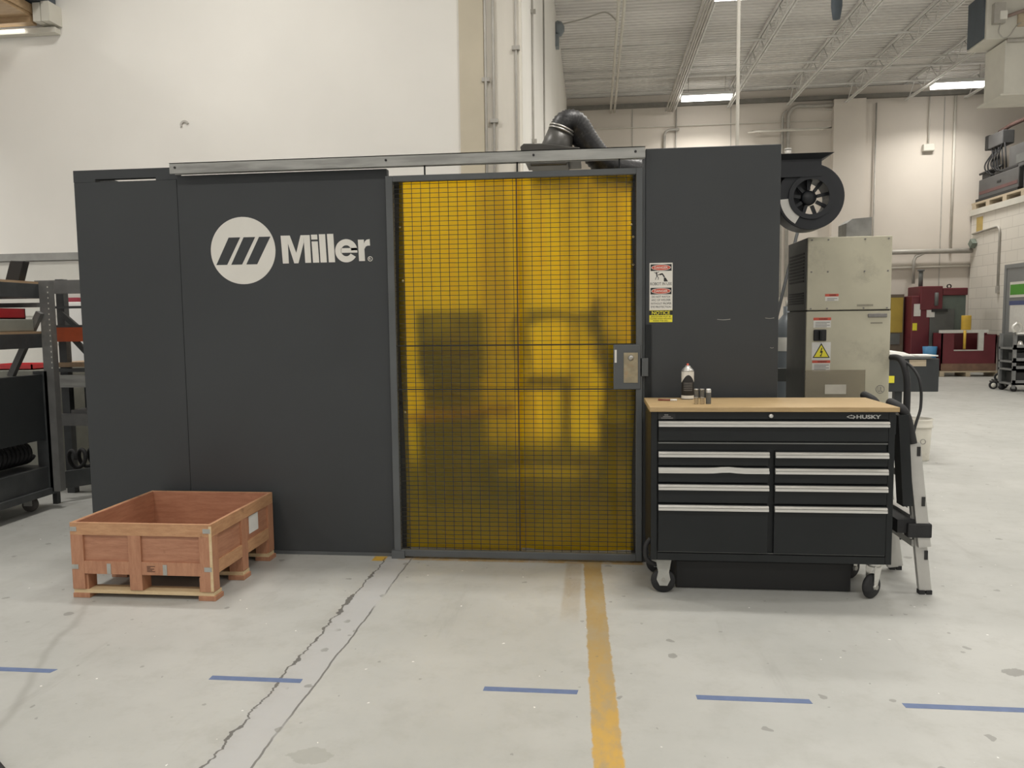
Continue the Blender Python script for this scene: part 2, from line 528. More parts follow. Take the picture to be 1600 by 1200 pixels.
    # dark chips and white specks from a scatter of cells
    def spots(scale, keep, rad, seedco):
        mp = t.n('ShaderNodeMapping', {'Vector': t.co, 'Location': seedco})
        wob = t.n('ShaderNodeTexNoise', {'Vector': t.co, 'Scale': scale * 4.0, 'Detail': 2.0})
        mx = t.n('ShaderNodeVectorMath', operation='MULTIPLY_ADD')
        t.set(mx.inputs[0], wob.outputs['Color']); mx.inputs[1].default_value = (0.25 / scale,) * 3; t.set(mx.inputs[2], mp.outputs[0])
        vo = t.n('ShaderNodeTexVoronoi', {'Vector': mx.outputs[0], 'Scale': scale}, voronoi_dimensions='2D')
        s2 = t.n('ShaderNodeSeparateColor', {'Color': vo.outputs['Color']})
        on = m('GREATER_THAN', s2.outputs[0], keep)
        rr = m('MULTIPLY', s2.outputs[1], rad)
        return m('MULTIPLY', on, m('LESS_THAN', vo.outputs['Distance'], rr))
    dk = spots(4.0, 0.80, 0.10, (3.1, 1.7, 0))
    col = t.mix(m('MULTIPLY', dk, 0.55), col, (0.17, 0.165, 0.15, 1))
    dk2 = spots(14.0, 0.93, 0.13, (7.7, 0.3, 0))
    col = t.mix(m('MULTIPLY', dk2, 0.5), col, (0.17, 0.165, 0.15, 1))
    wh = spots(11.0, 0.955, 0.065, (0.4, 5.2, 0))
    col = t.mix(wh, col, (0.85, 0.84, 0.80, 1))
    # two larger stains
    def blot(cx_, cy_, rx_, ry_):
        a = m('POWER', m('DIVIDE', m('SUBTRACT', X, cx_), rx_), 2.0); b = m('POWER', m('DIVIDE', m('SUBTRACT', Y, cy_), ry_), 2.0)
        d = m('ADD', m('ADD', a, b), m('MULTIPLY', m('SUBTRACT', t.noise(22.0, 3, 0.6), 0.5), 3.2))
        return r(d, 1.05, 0.85)
    col = t.mix(m('MULTIPLY', blot(-0.955, 2.385, 0.075, 0.045), 0.35), col, (0.25, 0.245, 0.21, 1))
    col = t.mix(m('MULTIPLY', blot(1.70, 3.22, 0.05, 0.04), 0.6), col, (0.17, 0.165, 0.15, 1))
    # grey spots along the repaired strip
    gs = m('MULTIPLY', spots(9.0, 0.45, 0.22, (1.3, 9.2, 0)), m('MULTIPLY', strip, r(X, -1.24, -1.2)))
    col = t.mix(m('MULTIPLY', gs, 0.7), col, (0.25, 0.25, 0.23, 1))
    col = t.mix(crack, col, (0.10, 0.095, 0.085, 1))
    t.set(t.bsdf.inputs['Base Color'], col)
    ro = m('ADD', 0.30, m('MULTIPLY', n2, 0.28))
    t.set(t.bsdf.inputs['Roughness'], ro)
    t.bsdf.inputs['Specular IOR Level'].default_value = 0.5
    t.bump(m('SUBTRACT', m('MULTIPLY', n2, 0.15), m('MULTIPLY', crack, 1.0)), 0.25, 0.006)
    return t.m


def block_mat():
    t = NT('painted_block_wall')
    sx = t.n('ShaderNodeSeparateXYZ', {'Vector': t.co})
    cb = t.n('ShaderNodeCombineXYZ', {'X': sx.outputs[1], 'Y': sx.outputs[2]})
    br = t.n('ShaderNodeTexBrick', {'Vector': cb.outputs[0], 'Color1': (0.76, 0.725, 0.655, 1), 'Color2': (0.79, 0.755, 0.685, 1),
                                    'Mortar': (0.62, 0.59, 0.53, 1), 'Scale': 1.0, 'Mortar Size': 0.008,
                                    'Brick Width': 0.54, 'Row Height': 0.27})
    t.set(t.bsdf.inputs['Base Color'], br.outputs['Color'])
    t.bsdf.inputs['Roughness'].default_value = 0.8
    t.bump(br.outputs['Fac'], -0.4, 0.01)
    return t.m


# ------------------------------------------------------------------ the building
def struct(name, mb, m, **k):
    o = mb.build(name, m, **k)
    o['kind'] = 'structure'
    return o

struct('floor', MB().box(-14, -9, -0.2, 16, 22, 0.0), floor_mat())
# corrugated roof deck
dk = MB()
prof = []
y = -9.0
while y < 21.7:
    prof += [(y, 7.46), (y + 0.08, 7.46), (y + 0.095, 7.50), (y + 0.135, 7.50)]
    y += 0.15
va = [dk.bm.verts.new((-14, a, b)) for a, b in prof]
vb = [dk.bm.verts.new((16, a, b)) for a, b in prof]
for i in range(len(prof) - 1):
    dk.bm.faces.new((va[i], va[i + 1], vb[i + 1], vb[i]))
dk.box(-14, -9, 7.505, 16, 22, 7.6)
struct('ceiling', dk, M_deck)

struct('wall_left', MB().box(-14, 8.0, 0, -1.36, 8.25, 7.45), M_wall)
struct('trim_1', MB().box(-1.37, 7.97, 0, -1.12, 8.25, 7.45), M_wall2)
struct('trim_2', MB().box(-1.12, 8.0, 0, -0.76, 8.25, 7.45), M_wallw)
struct('wall_side', MB().box(-1.0, 8.25, 0, -0.75, 21.75, 7.45), M_wall)
struct('wall_back', MB().box(-1.0, 21.5, 0, 16, 21.75, 7.45), M_wallb)
struct('wall_right', MB().box(15.8, -9, 0, 16, 21.5, 7.45), M_wall)
struct('trim_3', MB().box(-0.74, 21.36, 7.12, 15.8, 21.49, 7.22), pm('ledger_angle', (0.20, 0.19, 0.17), 0.6))
struct('trim_4', MB().box(6.2, 21.3, 0, 7.0, 21.5, 7.1), M_wallb)          # pier on the back wall
bp = MB()
for a in (1.0, 3.6, 9.0): bp.box(a, 21.485, 0, a + 0.02, 21.5, 7.1)
struct('trim_5', bp, pm('wall_joint_line', (0.45, 0.43, 0.39), 0.8))  # thin grey joint strips up the back wall
# block-built office with a flat roof
struct('wall_office', MB().box(9.75, 10.0, 0, 15.7, 21.45, 4.10), block_mat())
struct('trim_6', MB().box(9.70, 9.95, 4.02, 15.75, 21.45, 4.17), M_hvac)
d1 = struct('door_1', MB().box(9.715, 18.0, 0.02, 9.75, 19.52, 2.55), M_door)
fr = MB(); fr.box(9.70, 19.52, 0, 9.75, 19.62, 2.64); fr.box(9.70, 17.95, 2.55, 9.75, 19.52, 2.64)
fr.build('door_frame', M_door, d1)
MB().cyl((9.66, 18.12, 1.05), (9.66, 18.25, 1.05), 0.012).build('door_handle', M_steel, d1)
# sectional door low in the left wall, behind the shelves
sd = MB()
for k in range(7):
    z0 = 0.02 + k * 0.31
    sd.box(-9.5, 7.955, z0, -5.0, 7.995, z0 + 0.285)
    sd.box(-9.5, 7.975, z0 + 0.285, -5.0, 7.995, z0 + 0.31)
d2 = struct('door_2', sd, pm('white_door_slats', (0.66, 0.65, 0.60), 0.5, var=0.03))
struct('trim_7', MB().box(-9.6, 7.93, 2.175, -4.9, 8.0, 2.255), pm('grey_header_channel', (0.34, 0.34, 0.32), 0.5, 0.2))

# roof joists along the bay
def joist(x, label):
    o = thing('roof_joist', (x, 21.3, 7.0), label, 'roof joist', 'open web joists under the roof deck')
    MB().box(x - 0.05, 9, 7.40, x - 0.01, 21.35, 7.448).box(x + 0.01, 9, 7.40, x + 0.05, 21.35, 7.448).build('top_chord', M_joist, o)
    MB().box(x - 0.045, 9, 7.0, x - 0.012, 21.35, 7.035).box(x + 0.012, 9, 7.0, x + 0.045, 21.35, 7.035).build('bottom_chord', M_joist, o)
    w = MB()
    k = 0
    yy = 9.0
    while yy < 21.0:
        a = (x, yy, 7.02 if k % 2 else 7.42); b = (x, yy + 0.42, 7.42 if k % 2 else 7.02)
        w.tube([a, b], 0.013, 6)
        yy += 0.42; k += 1
    w.build('web', M_joist, o)
    return o
for x, l in ((2.10, 'white open web roof joist directly above the third lamp, carrying several conduits'),
             (3.52, 'white open web roof joist just right of the middle hanging lamp'),
             (5.05, 'white open web roof joist ending above the bent wall conduit'),
             (6.50, 'white open web roof joist ending above the wall pier'),
             (8.00, 'white open web roof joist ending at the lamp nearest the white heating unit'),
             (9.45, 'white open web roof joist passing behind the white heating unit')):
    joist(x, l)
# conduits strapped under the first joist and the twin pipe left of it
o = MB()
for k, (dx, z) in enumerate(((-0.21, 6.98), (-0.15, 6.96), (-0.10, 6.95), (-0.05, 6.955))):
    o.tube([(2.10 + dx, 9, z), (2.10 + dx, 21.3, z)], 0.022, 8)
tag(o.build('conduit_run', M_conduit, origin=(2.1, 21.3, 6.95)), 'bundle of four parallel conduits strapped along the first roof joist', 'conduit')
o = MB()
o.tube([(0.43, 9, 7.02), (0.43, 21.4, 7.02)], 0.03, 8); o.tube([(0.53, 9, 7.02), (0.53, 21.4, 7.02)], 0.03, 8)
tag(o.build('twin_pipe', M_wcond, origin=(0.48, 21.4, 7.0)), 'twin white pipe running alone under the deck left of all joists', 'pipe')
for k, (yy, r, l) in enumerate(((16.9, 0.022, 'thin cross pipe under the roof deck, second nearest of four'),
                                (18.5, 0.025, 'cross pipe under the roof deck between its two neighbours, third nearest of four'),
                                (19.1, 0.035, 'thickest white cross pipe under the roof deck, last but one before the back wall'),
                                (20.3, 0.022, 'thin cross pipe under the roof deck nearest to the back wall'))):
    tag(MB().tube([(-0.7, yy, 7.2), (14, yy, 7.2)], r, 8).build('cross_pipe', M_joist, origin=(0, yy, 7.2)), l, 'pipe', 'pipes crossing under the roof deck')
tag(MB().tube(spline([(-0.68, 15.4, 7.15), (-0.2, 15.3, 7.2), (0.2, 15.25, 7.28), (0.42, 15.2, 7.1)]), 0.015, 6).build('flexible_conduit', M_conduit, origin=(0, 15.3, 7.2)),
    'thin curved conduit from the round wall bell towards the twin pipe', 'conduit')

# ceiling lamps
def lamp(x, y, label, z=6.86):
    o = thing('ceiling_lamp', (x, y, z), label, 'ceiling lamp', 'linear high bay lamps under the roof')
    h = MB().box(x - 0.62, y - 0.17, z + 0.03, x + 0.62, y + 0.17, z + 0.09)
    h.box(x - 0.55, y - 0.07, z + 0.09, x + 0.55, y + 0.07, z + 0.14)
    h.build('housing', M_lampbody, o)
    MB().box(x - 0.60, y - 0.155, z - 0.03, x + 0.60, y + 0.155, z + 0.03).build('diffuser', M_lamp, o)
    for s in (-0.45, 0.45): MB().tube([(x + s, y, z + 0.14), (x + s, y, 7.45)], 0.006, 6).build('hanger', M_steel, o)
    L = bpy.data.lights.new('lamp_light', 'AREA')
    L.shape = 'RECTANGLE'; L.size = 1.2; L.size_y = 0.3
    L.energy = LAMP_W
    L.color = (1.0, 0.963, 0.905)
    L.spread = math.radians(140)
    lo = bpy.data.objects.new('lamp_light', L)
    COL.objects.link(lo)
    lo.parent = o
    lo.location = (0, 0, -0.04)
    return o
lamp(2.78, 20.1, 'bright linear lamp hanging before the back wall, at the end of the conduit joist', 6.94)
lamp(8.66, 19.9, 'bright linear lamp hanging beside the white heating unit', 6.93)
lamp(2.62, 13.6, 'bright linear lamp cut by the top edge of the picture', 6.82)
G = 'unseen linear lamp over the aisle, behind the photographer or above the frame'
for x, yy in ((2.6, 9.0), (6.4, 11.6), (7.6, 7.6), (-3.6, 5.4), (1.2, 5.0), (6.5, 4.0), (-9, 5.4),  # unseen lamps; the second is added to brighten the office wall
              (-3.6, -0.6), (1.2, -0.6), (6.5, -1.0), (-9, -0.6), (-3.6, -7.0), (1.2, -7.0), (6.5, -7.0), (12.6, 9), (12.0, 2.0)):
    lamp(x, yy, G)

# conduits on the pier and the side wall
def pipe(name, pts, r, m, label, cat='conduit', group=None, clips=(), origin=None):
    o = thing(name, origin or pts[0], label, cat, group)
    MB().tube(pts, r, 10).build('pipe_run', m, o)
    for c in clips:
        MB().box(c[0] - 0.04, c[1] - 0.02, c[2] - 0.02, c[0] + 0.04, c[1] + 0.03, c[2] + 0.02).build('strap', M_conduit, o)
    return o
GC = 'conduits up the white pier'
pipe('wall_conduit', [(-1.10, 7.965, 0.02), (-1.10, 7.965, 7.44)], 0.014, M_conduit, 'vertical conduit along the left edge of the white pier', group=GC, clips=[(-1.10, 7.975, 3.9)])
pipe('wall_conduit', [(-1.02, 7.98, 0.02), (-1.02, 7.98, 7.44)], 0.014, M_conduit, 'vertical conduit second from the left on the white pier', group=GC, clips=[(-1.02, 7.98, 3.49)])
pipe('wall_conduit', [(-0.79, 7.98, 0.02), (-0.79, 7.98, 7.44)], 0.012, M_conduit, 'vertical conduit at the right edge of the white pier', group=GC, clips=[(-0.79, 7.98, 4.2)])
pipe('wall_conduit', [(-0.73, 9.4, 0.02), (-0.73, 9.4, 7.44)], 0.014, M_conduit, 'vertical conduit just round the pier corner on the receding wall', group=GC, clips=[(-0.73, 9.4, 5.1), (-0.73, 9.4, 3.6)])
pipe('wall_conduit', [(-0.735, 11.6, 0.02), (-0.735, 11.6, 6.2)], 0.012, M_conduit, 'thin vertical conduit farther along the receding wall, nearest the fume hose', group=GC)
bell = thing('wall_bell', (-0.75, 15.44, 7.09), 'round grey bell high on the receding wall below the deck', 'alarm bell')
MB().lathe([(0, 0.0), (0.13, 0.0), (0.15, 0.04), (0.13, 0.12), (0.05, 0.17), (0, 0.175)], (-0.75, 15.44, 7.09), 'x').build('gong', pm('blue_grey_bell', (0.22, 0.25, 0.27), 0.4), bell)
MB().box(-0.75, 15.30, 6.72, -0.68, 15.5, 6.95).build('junction_box', pm('blue_grey_bell', (0.2, 0.2, 0.2)), bell)
tag(MB().box(6.03, 21.44, 6.86, 6.2, 21.5, 6.9).box(-0.2, 21.44, 6.6, 6.2, 21.47, 6.62).build('back_wall_ledge', M_wcond, origin=(3, 21.5, 6.6)), 'thin ledge line along the top of the back wall', 'ledge')
# pipes on the back wall
pipe('wall_conduit', [(1.86, 21.42, 2.0), (1.86, 21.42, 6.35)] + arc((2.02, 6.35), 0.16, 180, 90, 5, 'xz', 21.42) + [(2.25, 21.42, 6.51)], 0.035, M_conduit, 'bent vertical conduit on the back wall left of the drop pole', origin=(1.86, 21.42, 2))
pipe('wall_conduit', [(2.17, 21.42, 2.0), (2.17, 21.42, 7.1)], 0.018, M_conduit, 'thin straight conduit on the back wall left of the drop pole', origin=(2.17, 21.42, 2))
pipe('wall_conduit', [(4.93, 21.42, 2.0), (4.93, 21.42, 6.7)] + arc((5.15, 6.7), 0.22, 180, 120, 5, 'xz', 21.42), 0.03, M_conduit, 'conduit on the back wall just left of the hooked one above the blower', origin=(4.93, 21.42, 2))
pipe('wall_conduit', [(5.08, 21.40, 2.0), (5.08, 21.40, 6.4)] + arc((5.35, 6.72), 0.27, 180, 90, 6, 'xz', 21.40) + [(5.7, 21.40, 6.97), (6.2, 21.38, 6.98)], 0.045, M_conduit, 'hooked thick conduit on the back wall rising above the black blower', origin=(5.08, 21.4, 2))
pipe('wall_conduit', [(7.30, 21.44, 0.1), (7.30, 21.44, 7.0)], 0.02, M_conduit, 'vertical conduit on the back wall above the beige cabinet', origin=(7.3, 21.44, 0.1))
pipe('wall_conduit', [(8.62, 21.44, 5.9), (8.62, 21.44, 7.1)], 0.018, M_wcond, 'short thin conduit dropping to the small white wall box', origin=(8.62, 21.44, 5.9))
tag(MB().box(8.48, 21.38, 5.72, 8.76, 21.5, 5.90).build('wall_box', M_hvac, origin=(8.62, 21.44, 5.72), bevel=0.02), 'small white box at the end of the short conduit on the back wall', 'wall box')
pipe('wall_conduit', [(9.25, 21.44, 3.1), (9.25, 21.44, 7.1)], 0.03, M_wcond, 'white vertical pipe on the back wall above the maroon saw', origin=(9.25, 21.44, 3.1))
rk = thing('hanging_pipe_rack', (4.2, 21.2, 6.3), 'long thin loop of pipe on the back wall above the blower', 'pipe rack')
MB().tube([(4.15, 21.3, 6.36), (6.15, 21.3, 6.38), (5.8, 21.0, 6.28), (4.2, 21.0, 6.28), (4.02, 21.2, 6.30), (4.15, 21.3, 6.36)], 0.025, 8).build('loop', M_wcond, rk)
MB().tube([(4.35, 21.3, 6.36), (4.35, 21.48, 6.36)], 0.02, 8).tube([(5.9, 21.3, 6.37), (5.9, 21.48, 6.37)], 0.02, 8).build('bracket', M_wcond, rk)
big = thing('wall_pipe', (7.0, 21.3, 3.1), 'thick grey pipe running level along the back wall behind the maroon saw', 'pipe')
MB().tube([(6.6, 21.32, 3.13), (9.72, 21.32, 3.13)], 0.065, 12).build('pipe_run', M_conduit, big)
MB().tube([(8.55, 21.32, 3.1), (8.35, 21.32, 3.0), (8.30, 21.32, 2.9), (8.30, 21.32, 2.3)], 0.04, 10).build('branch', M_conduit, big)
MB().tube([(7.0, 21.42, 2.72), (9.72, 21.42, 2.75)], 0.03, 10).build('lower_pipe', M_wcond, big)
pole = thing('drop_pole', (1.32, 7.5, 0), 'slim pale pole dropping from the roof behind the right booth panel', 'drop pole')
MB().tube([(1.32, 7.5, 0.0), (1.32, 7.5, 7.45)], 0.016, 10).build('pole', M_wcond, pole)
MB().box(1.26, 7.44, 0.0, 1.38, 7.56, 0.02).build('foot_plate', M_wcond, pole)
tag(MB().tube([(4.05, 13.9, 6.75), (4.05, 13.9, 7.45)], 0.03, 10).lathe([(0.0, -0.32), (0.06, -0.30), (0.09, -0.1), (0.09, 0.2), (0, 0.22)], (4.05, 13.9, 6.75)).build('hanging_reel', M_louver, origin=(4.05, 13.9, 6.4)),
    'dark drop reel hanging from the roof, cut by the top edge', 'hanging reel')

# ------------------------------------------------------------------ the welding booth
BX0, BX1, BY = -3.245, 1.045, 4.575
booth = thing('welding_booth', ((BX0 + BX1) / 2, 5.7, 0), 'big charcoal welding booth with amber sliding door and white round logo', 'welding booth')
MB().box(BX0, BY, 0.02, -2.565, BY + 0.05, 2.345).build('end_panel', M_booth, booth, bevel=0.004)
p = MB().box(BX0, BY, 2.362, -2.56, BY + 0.05, 2.418); p.box(BX0, BY, 2.345, -3.10, BY + 0.05, 2.362); p.box(-2.70, BY, 2.345, -2.56, BY + 0.05, 2.362)
p.build('header', M_booth, booth)
front = MB().box(-2.56, BY - 0.008, 0.02, -1.235, BY + 0.042, 2.365).build('front_panel', M_booth, booth, bevel=0.004)
MB().box(-3.24, BY - 0.012, 0.0, -1.23, BY + 0.05, 0.022).build('bottom_rail', M_frame, booth)
rp = MB().box(0.29, BY - 0.02, 0.02, BX1, BY + 0.03, 2.425).build('side_panel', M_booth, booth, bevel=0.004)
# two scratches on the right panel
sc = MB()
for (x, z, l) in ((0.70, 1.445, 0.075), (0.97, 1.45, 0.05), (1.0, 1.28, 0.02)):
    sc.tube(spline([(x, BY - 0.0205, z), (x + l * 0.5, BY - 0.0205, z - 0.003), (x + l, BY - 0.0205, z)], 4), 0.0016, 5)
sc.build('scratch', M_steel, rp)
MB().box(0.275, BY - 0.01, 0.0, 0.33, BY + 0.05, 2.42).build('door_post', M_frame, booth)
MB().box(0.292, BY - 0.03, 0.95, 0.325, BY - 0.005, 1.42).build('strike_plate', M_black, booth)
MB().box(BX0, BY + 0.05, 0.0, BX0 + 0.05, 7.0, 2.42).build('return_panel', M_booth, booth)
MB().box(BX1 - 0.05, BY + 0.03, 0.0, BX1, 7.0, 2.42).build('return_panel', M_booth, booth)
rail = MB().box(-2.565, BY - 0.075, 2.365, 0.285, BY - 0.07 + 0.005, 2.428)
rail.box(-2.565, BY - 0.075, 2.423, 0.285, BY, 2.428); rail.box(-2.565, BY - 0.015, 2.37, 0.285, BY, 2.428)
rail = rail.build('track_rail', M_galv, booth, label='bare galvanized door track along the top edge')
for x in (-2.53, -1.22, -0.35, 0.23):
    MB().cyl((x, BY - 0.079, 2.40), (x, BY - 0.07, 2.40), 0.007, 10).build('bolt', M_ink, rail)

# logo
LX = lambda u: -2.15 + (u - 396) * 0.000822
LZ = lambda v: 1.900 - (v - 358) * 0.000765
FY = BY - 0.0085
em = MB().disc(-2.15, 1.900, 0.2075, 0.2045, FY - 0.001, FY).build('emblem', M_white, booth, label='white round emblem with three dark slanted bars')
b = MB()
for a, c, e, g in ((288, 378, 268, 183), (405, 495, 385, 300), (525, 613, 503, 418)):
    b.prism([(LX(a), LZ(252)), (LX(c), LZ(252)), (LX(e), LZ(468)), (LX(g), LZ(468))], FY - 0.002, FY - 0.001)
b.build('emblem_bars', M_booth, em)
w = MB()
def poly(pts): w.prism([(LX(a), LZ(b_)) for a, b_ in pts], FY - 0.001, FY)
poly([(692, 247), (745, 247), (748, 467), (702, 467)])
poly([(745, 247), (762, 247), (808, 385), (845, 247), (868, 247), (868, 305), (822, 467), (790, 467), (746, 310)])
poly([(868, 247), (915, 247), (920, 465), (875, 465)])
poly([(928, 298), (975, 298), (982, 465), (935, 465)])
poly([(925, 245), (972, 245), (974, 283), (927, 283)])
poly([(985, 243), (1033, 243), (1040, 465), (992, 465)])
poly([(1047, 242), (1095, 242), (1103, 465), (1055, 465)])
ex, ez = 1190, 377
outer = [(ex + 84 * math.cos(t), ez - 91 * math.sin(t)) for t in (math.radians(-12 + (347) * k / 40) for k in range(41))]
for k in range(40):
    t0, t1 = math.radians(2 + 326 * k / 40), math.radians(2 + 326 * (k + 1) / 40)
    q = lambda rx, rz, t: (ex + rx * math.cos(t), ez - rz * math.sin(t))
    poly([q(84, 91, t0), q(84, 91, t1), q(38, 43, t1), q(38, 43, t0)])
poly([(1150, 356), (1273, 356), (1274, 393), (1150, 393)])
poly([(1280, 293), (1325, 293), (1330, 460), (1285, 460)])
poly([(1324, 330), (1332, 308), (1346, 294), (1369, 290), (1371, 341), (1352, 341), (1338, 348), (1327, 368)])
w.build('company_lettering', M_white, booth, label='white company name lettering')
g = MB().ring((LX(1369), LZ(444)), 0.0115, 0.0150, FY - 0.001, FY)
rm = g.build('registered_mark', M_white, booth)
text_obj('mark_letter', [('R', LX(1361), LZ(452), 0.012, 0.013, FY - 0.001)], M_white, rm, bold=0.02)

# warning stickers on the right panel
SY = BY - 0.0205
def sticker(name, x0, z0, x1, z1, m, parent, y=SY, label=None):
    return MB().box(x0, y - 0.0012, z0, x1, y, z1).build(name, m, parent, label=label)
s1 = sticker('danger_sticker', 0.314, 1.503, 0.446, 1.775, M_white, booth, label='white danger sticker with two red ovals')
top = SY - 0.0012
for zc in (1.748, 1.613):
    MB().box(0.320, top - 0.0006, zc - 0.019, 0.440, top, zc + 0.019).build('black_header', M_ink, s1)
    MB().disc(0.380, zc, 0.056, 0.017, top - 0.0011, top - 0.0006, 40).build('oval_rim', M_white, s1)
    MB().disc(0.380, zc, 0.053, 0.0145, top - 0.0016, top - 0.0011, 40).build('red_oval', M_red, s1)
text_obj('danger_word', [('DANGER', 0.342, 1.741, 0.076, 0.014, top - 0.002), ('DANGER', 0.342, 1.606, 0.076, 0.014, top - 0.002)], M_white, s1, bold=0.01)
text_obj('sticker_text', [('ROBOT IN USE', 0.319, 1.647, 0.122, 0.016, top - 0.001),
                          ('DO NOT WATCH', 0.328, 1.574, 0.104, 0.012, top - 0.001),
                          ('ARC OF WELDER', 0.325, 1.555, 0.110, 0.012, top - 0.001),
                          ('WITHOUT PROPER', 0.321, 1.535, 0.119, 0.012, top - 0.001),
                          ('EYE PROTECTION', 0.323, 1.515, 0.115, 0.012, top - 0.001)], M_ink, s1, bold=0.0)
pg = MB()
def st(pts, r=0.0016):
    for a, c in zip(pts, pts[1:]): pg.bar((a[0], top - 0.0005, a[1]), (c[0], top - 0.0005, c[1]), 0.0008, r * 2, up=(0, 1, 0))
def seg(a, c, wd):
    d = Vector((c[0] - a[0], c[1] - a[1])); n_ = Vector((-d.y, d.x)).normalized() * wd / 2
    pg.prism([(a[0] + n_.x, a[1] + n_.y), (c[0] + n_.x, c[1] + n_.y), (c[0] - n_.x, c[1] - n_.y), (a[0] - n_.x, a[1] - n_.y)], top - 0.0008, top)
for a, c, wd in (((0.340, 1.722), (0.354, 1.714), 0.003), ((0.354, 1.714), (0.368, 1.724), 0.003), ((0.354, 1.714), (0.357, 1.698), 0.006),
                 ((0.357, 1.698), (0.350, 1.687), 0.003), ((0.350, 1.687), (0.348, 1.678), 0.003), ((0.357, 1.698), (0.366, 1.690), 0.003),
                 ((0.366, 1.690), (0.363, 1.678), 0.003), ((0.360, 1.706), (0.388, 1.711), 0.004), ((0.388, 1.711), (0.400, 1.692), 0.007), ((0.372, 1.708), (0.390, 1.712), 0.008)):
    seg(a, c, wd)
pg.prism([(0.396, 1.690), (0.406, 1.690), (0.420, 1.668), (0.396, 1.668)], top - 0.0008, top)
pg.disc(0.354, 1.719, 0.004, 0.004, top - 0.0008, top, 12)
pg.build('robot_pictogram', M_ink, s1)
s2 = sticker('notice_sticker', 0.314, 1.433, 0.446, 1.502, M_yel, booth, label='yellow and black notice sticker')
MB().box(0.314, top - 0.0006, 1.474, 0.446, top, 1.500).build('black_header', M_ink, s2)
text_obj('notice_word', [('NOTICE', 0.328, 1.477, 0.104, 0.020, top - 0.0012)], M_yel, s2, bold=0.012)
text_obj('notice_text', [('AREA DOORS MUST BE', 0.322, 1.461, 0.114, 0.008, top - 0.001), ('CLOSED WHEN WELDING', 0.319, 1.449, 0.122, 0.008, top - 0.001),
                         ('INSIDE THE CELL', 0.336, 1.437, 0.086, 0.008, top - 0.001)], M_ink, s2, bold=0.0)

MB().box(BX0 + 0.05, BY + 0.08, 0.0, BX1 - 0.05, 7.0, 0.012).build('floor_plate', pm('oily_floor_plate', (0.07, 0.068, 0.058), 0.55, 0.2, var=0.25, scale=3), booth, label='dark steel floor plate')
MB().box(-1.26, BY + 0.055, 0.0, -1.165, BY + 0.075, 2.33).build('inner_jamb', M_booth, booth)
MB().box(0.212, BY + 0.055, 0.0, 0.30, BY + 0.075, 2.33).build('inner_jamb', M_booth, booth)
# the amber sliding door
DX0, DX1, DZ0, DZ1 = -1.235, 0.272, 0.012, 2.315
door = thing('sliding_door', (-0.48, BY - 0.02, 0), None, None)
door.parent = booth
door.location = Vector((-0.48, BY - 0.02, 0)) - org(booth)
f = MB()
y0, y1 = BY - 0.045, BY - 0.005
f.box(DX0, y0, DZ0, DX0 + 0.042, y1, DZ1); f.box(DX1 - 0.036, y0, DZ0, DX1, y1, DZ1)
f.box(DX0 + 0.042, y0, DZ1 - 0.035, DX1 - 0.036, y1, DZ1); f.box(DX0 + 0.042, y0, DZ0, DX1 - 0.036, y1, DZ0 + 0.042)
f.build('door_frame', M_frame, door, bevel=0.003)
mid = MB()
mid.box(DX0 + 0.042, y0 + 0.012, 1.306, DX1 - 0.036, y1 - 0.01, 1.311); mid.box(DX0 + 0.042, y0 + 0.012, 1.040, DX1 - 0.036, y1 - 0.01, 1.046)
mid.build('cross_wire', M_ink, door)
ms = MB()
n = 26
for k in range(1, n):
    x = DX0 + 0.042 + (DX1 - DX0 - 0.078) * k / n
    ms.bar((x, BY - 0.022, DZ0 + 0.04), (x, BY - 0.022, DZ1 - 0.03), 0.0029, 0.0029)
z = DZ0 + 0.055
while z < DZ1 - 0.04:
    ms.bar((DX0 + 0.04, BY - 0.025, z), (DX1 - 0.035, BY - 0.025, z), 0.0029, 0.0029)
    z += 0.0275
M_wire = pm('dark_wire', (0.022, 0.019, 0.015), 0.6)
ms.build('wire_mesh', M_wire, door)
MB().bar((-0.458, BY - 0.02, DZ0 + 0.04), (-0.458, BY - 0.02, DZ1 - 0.03), 0.006, 0.006).build('centre_wire', M_wire, door)
lk = MB().box(0.105, BY - 0.052, 1.043, 0.262, BY - 0.028, 1.305).build('lock_box', M_frame, door, bevel=0.004)
MB().box(0.165, BY - 0.056, 1.082, 0.246, BY - 0.052, 1.258).build('lock_plate', M_plate, lk, label='brassy lock plate with keyhole')
kn = MB().lathe([(0, -0.012), (0.012, -0.012), (0.016, -0.006), (0.018, 0)], (0.206, BY - 0.056, 1.228), 'y', 20).build('keyhole', M_steel, lk)
MB().box(0.112, BY - 0.0535, 1.20, 0.124, BY - 0.052, 1.275).build('worn_sticker', M_paper, lk)
MB().box(0.246, BY - 0.045, 1.12, 0.306, BY - 0.025, 1.225).build('latch', M_frame, door)
for x in (-1.0, -0.45, 0.14):
    MB().box(x - 0.004, BY - 0.03, DZ1, x + 0.004, BY - 0.02, 2.40).cyl((x, BY - 0.035, 2.395), (x, BY - 0.012, 2.395), 0.022, 16).build('roller_hanger', M_black, door)
MB().box(-1.25, BY - 0.055, 0.0, -1.17, BY + 0.0, 0.05).build('floor_guide', M_frame, door)
random.seed(3)
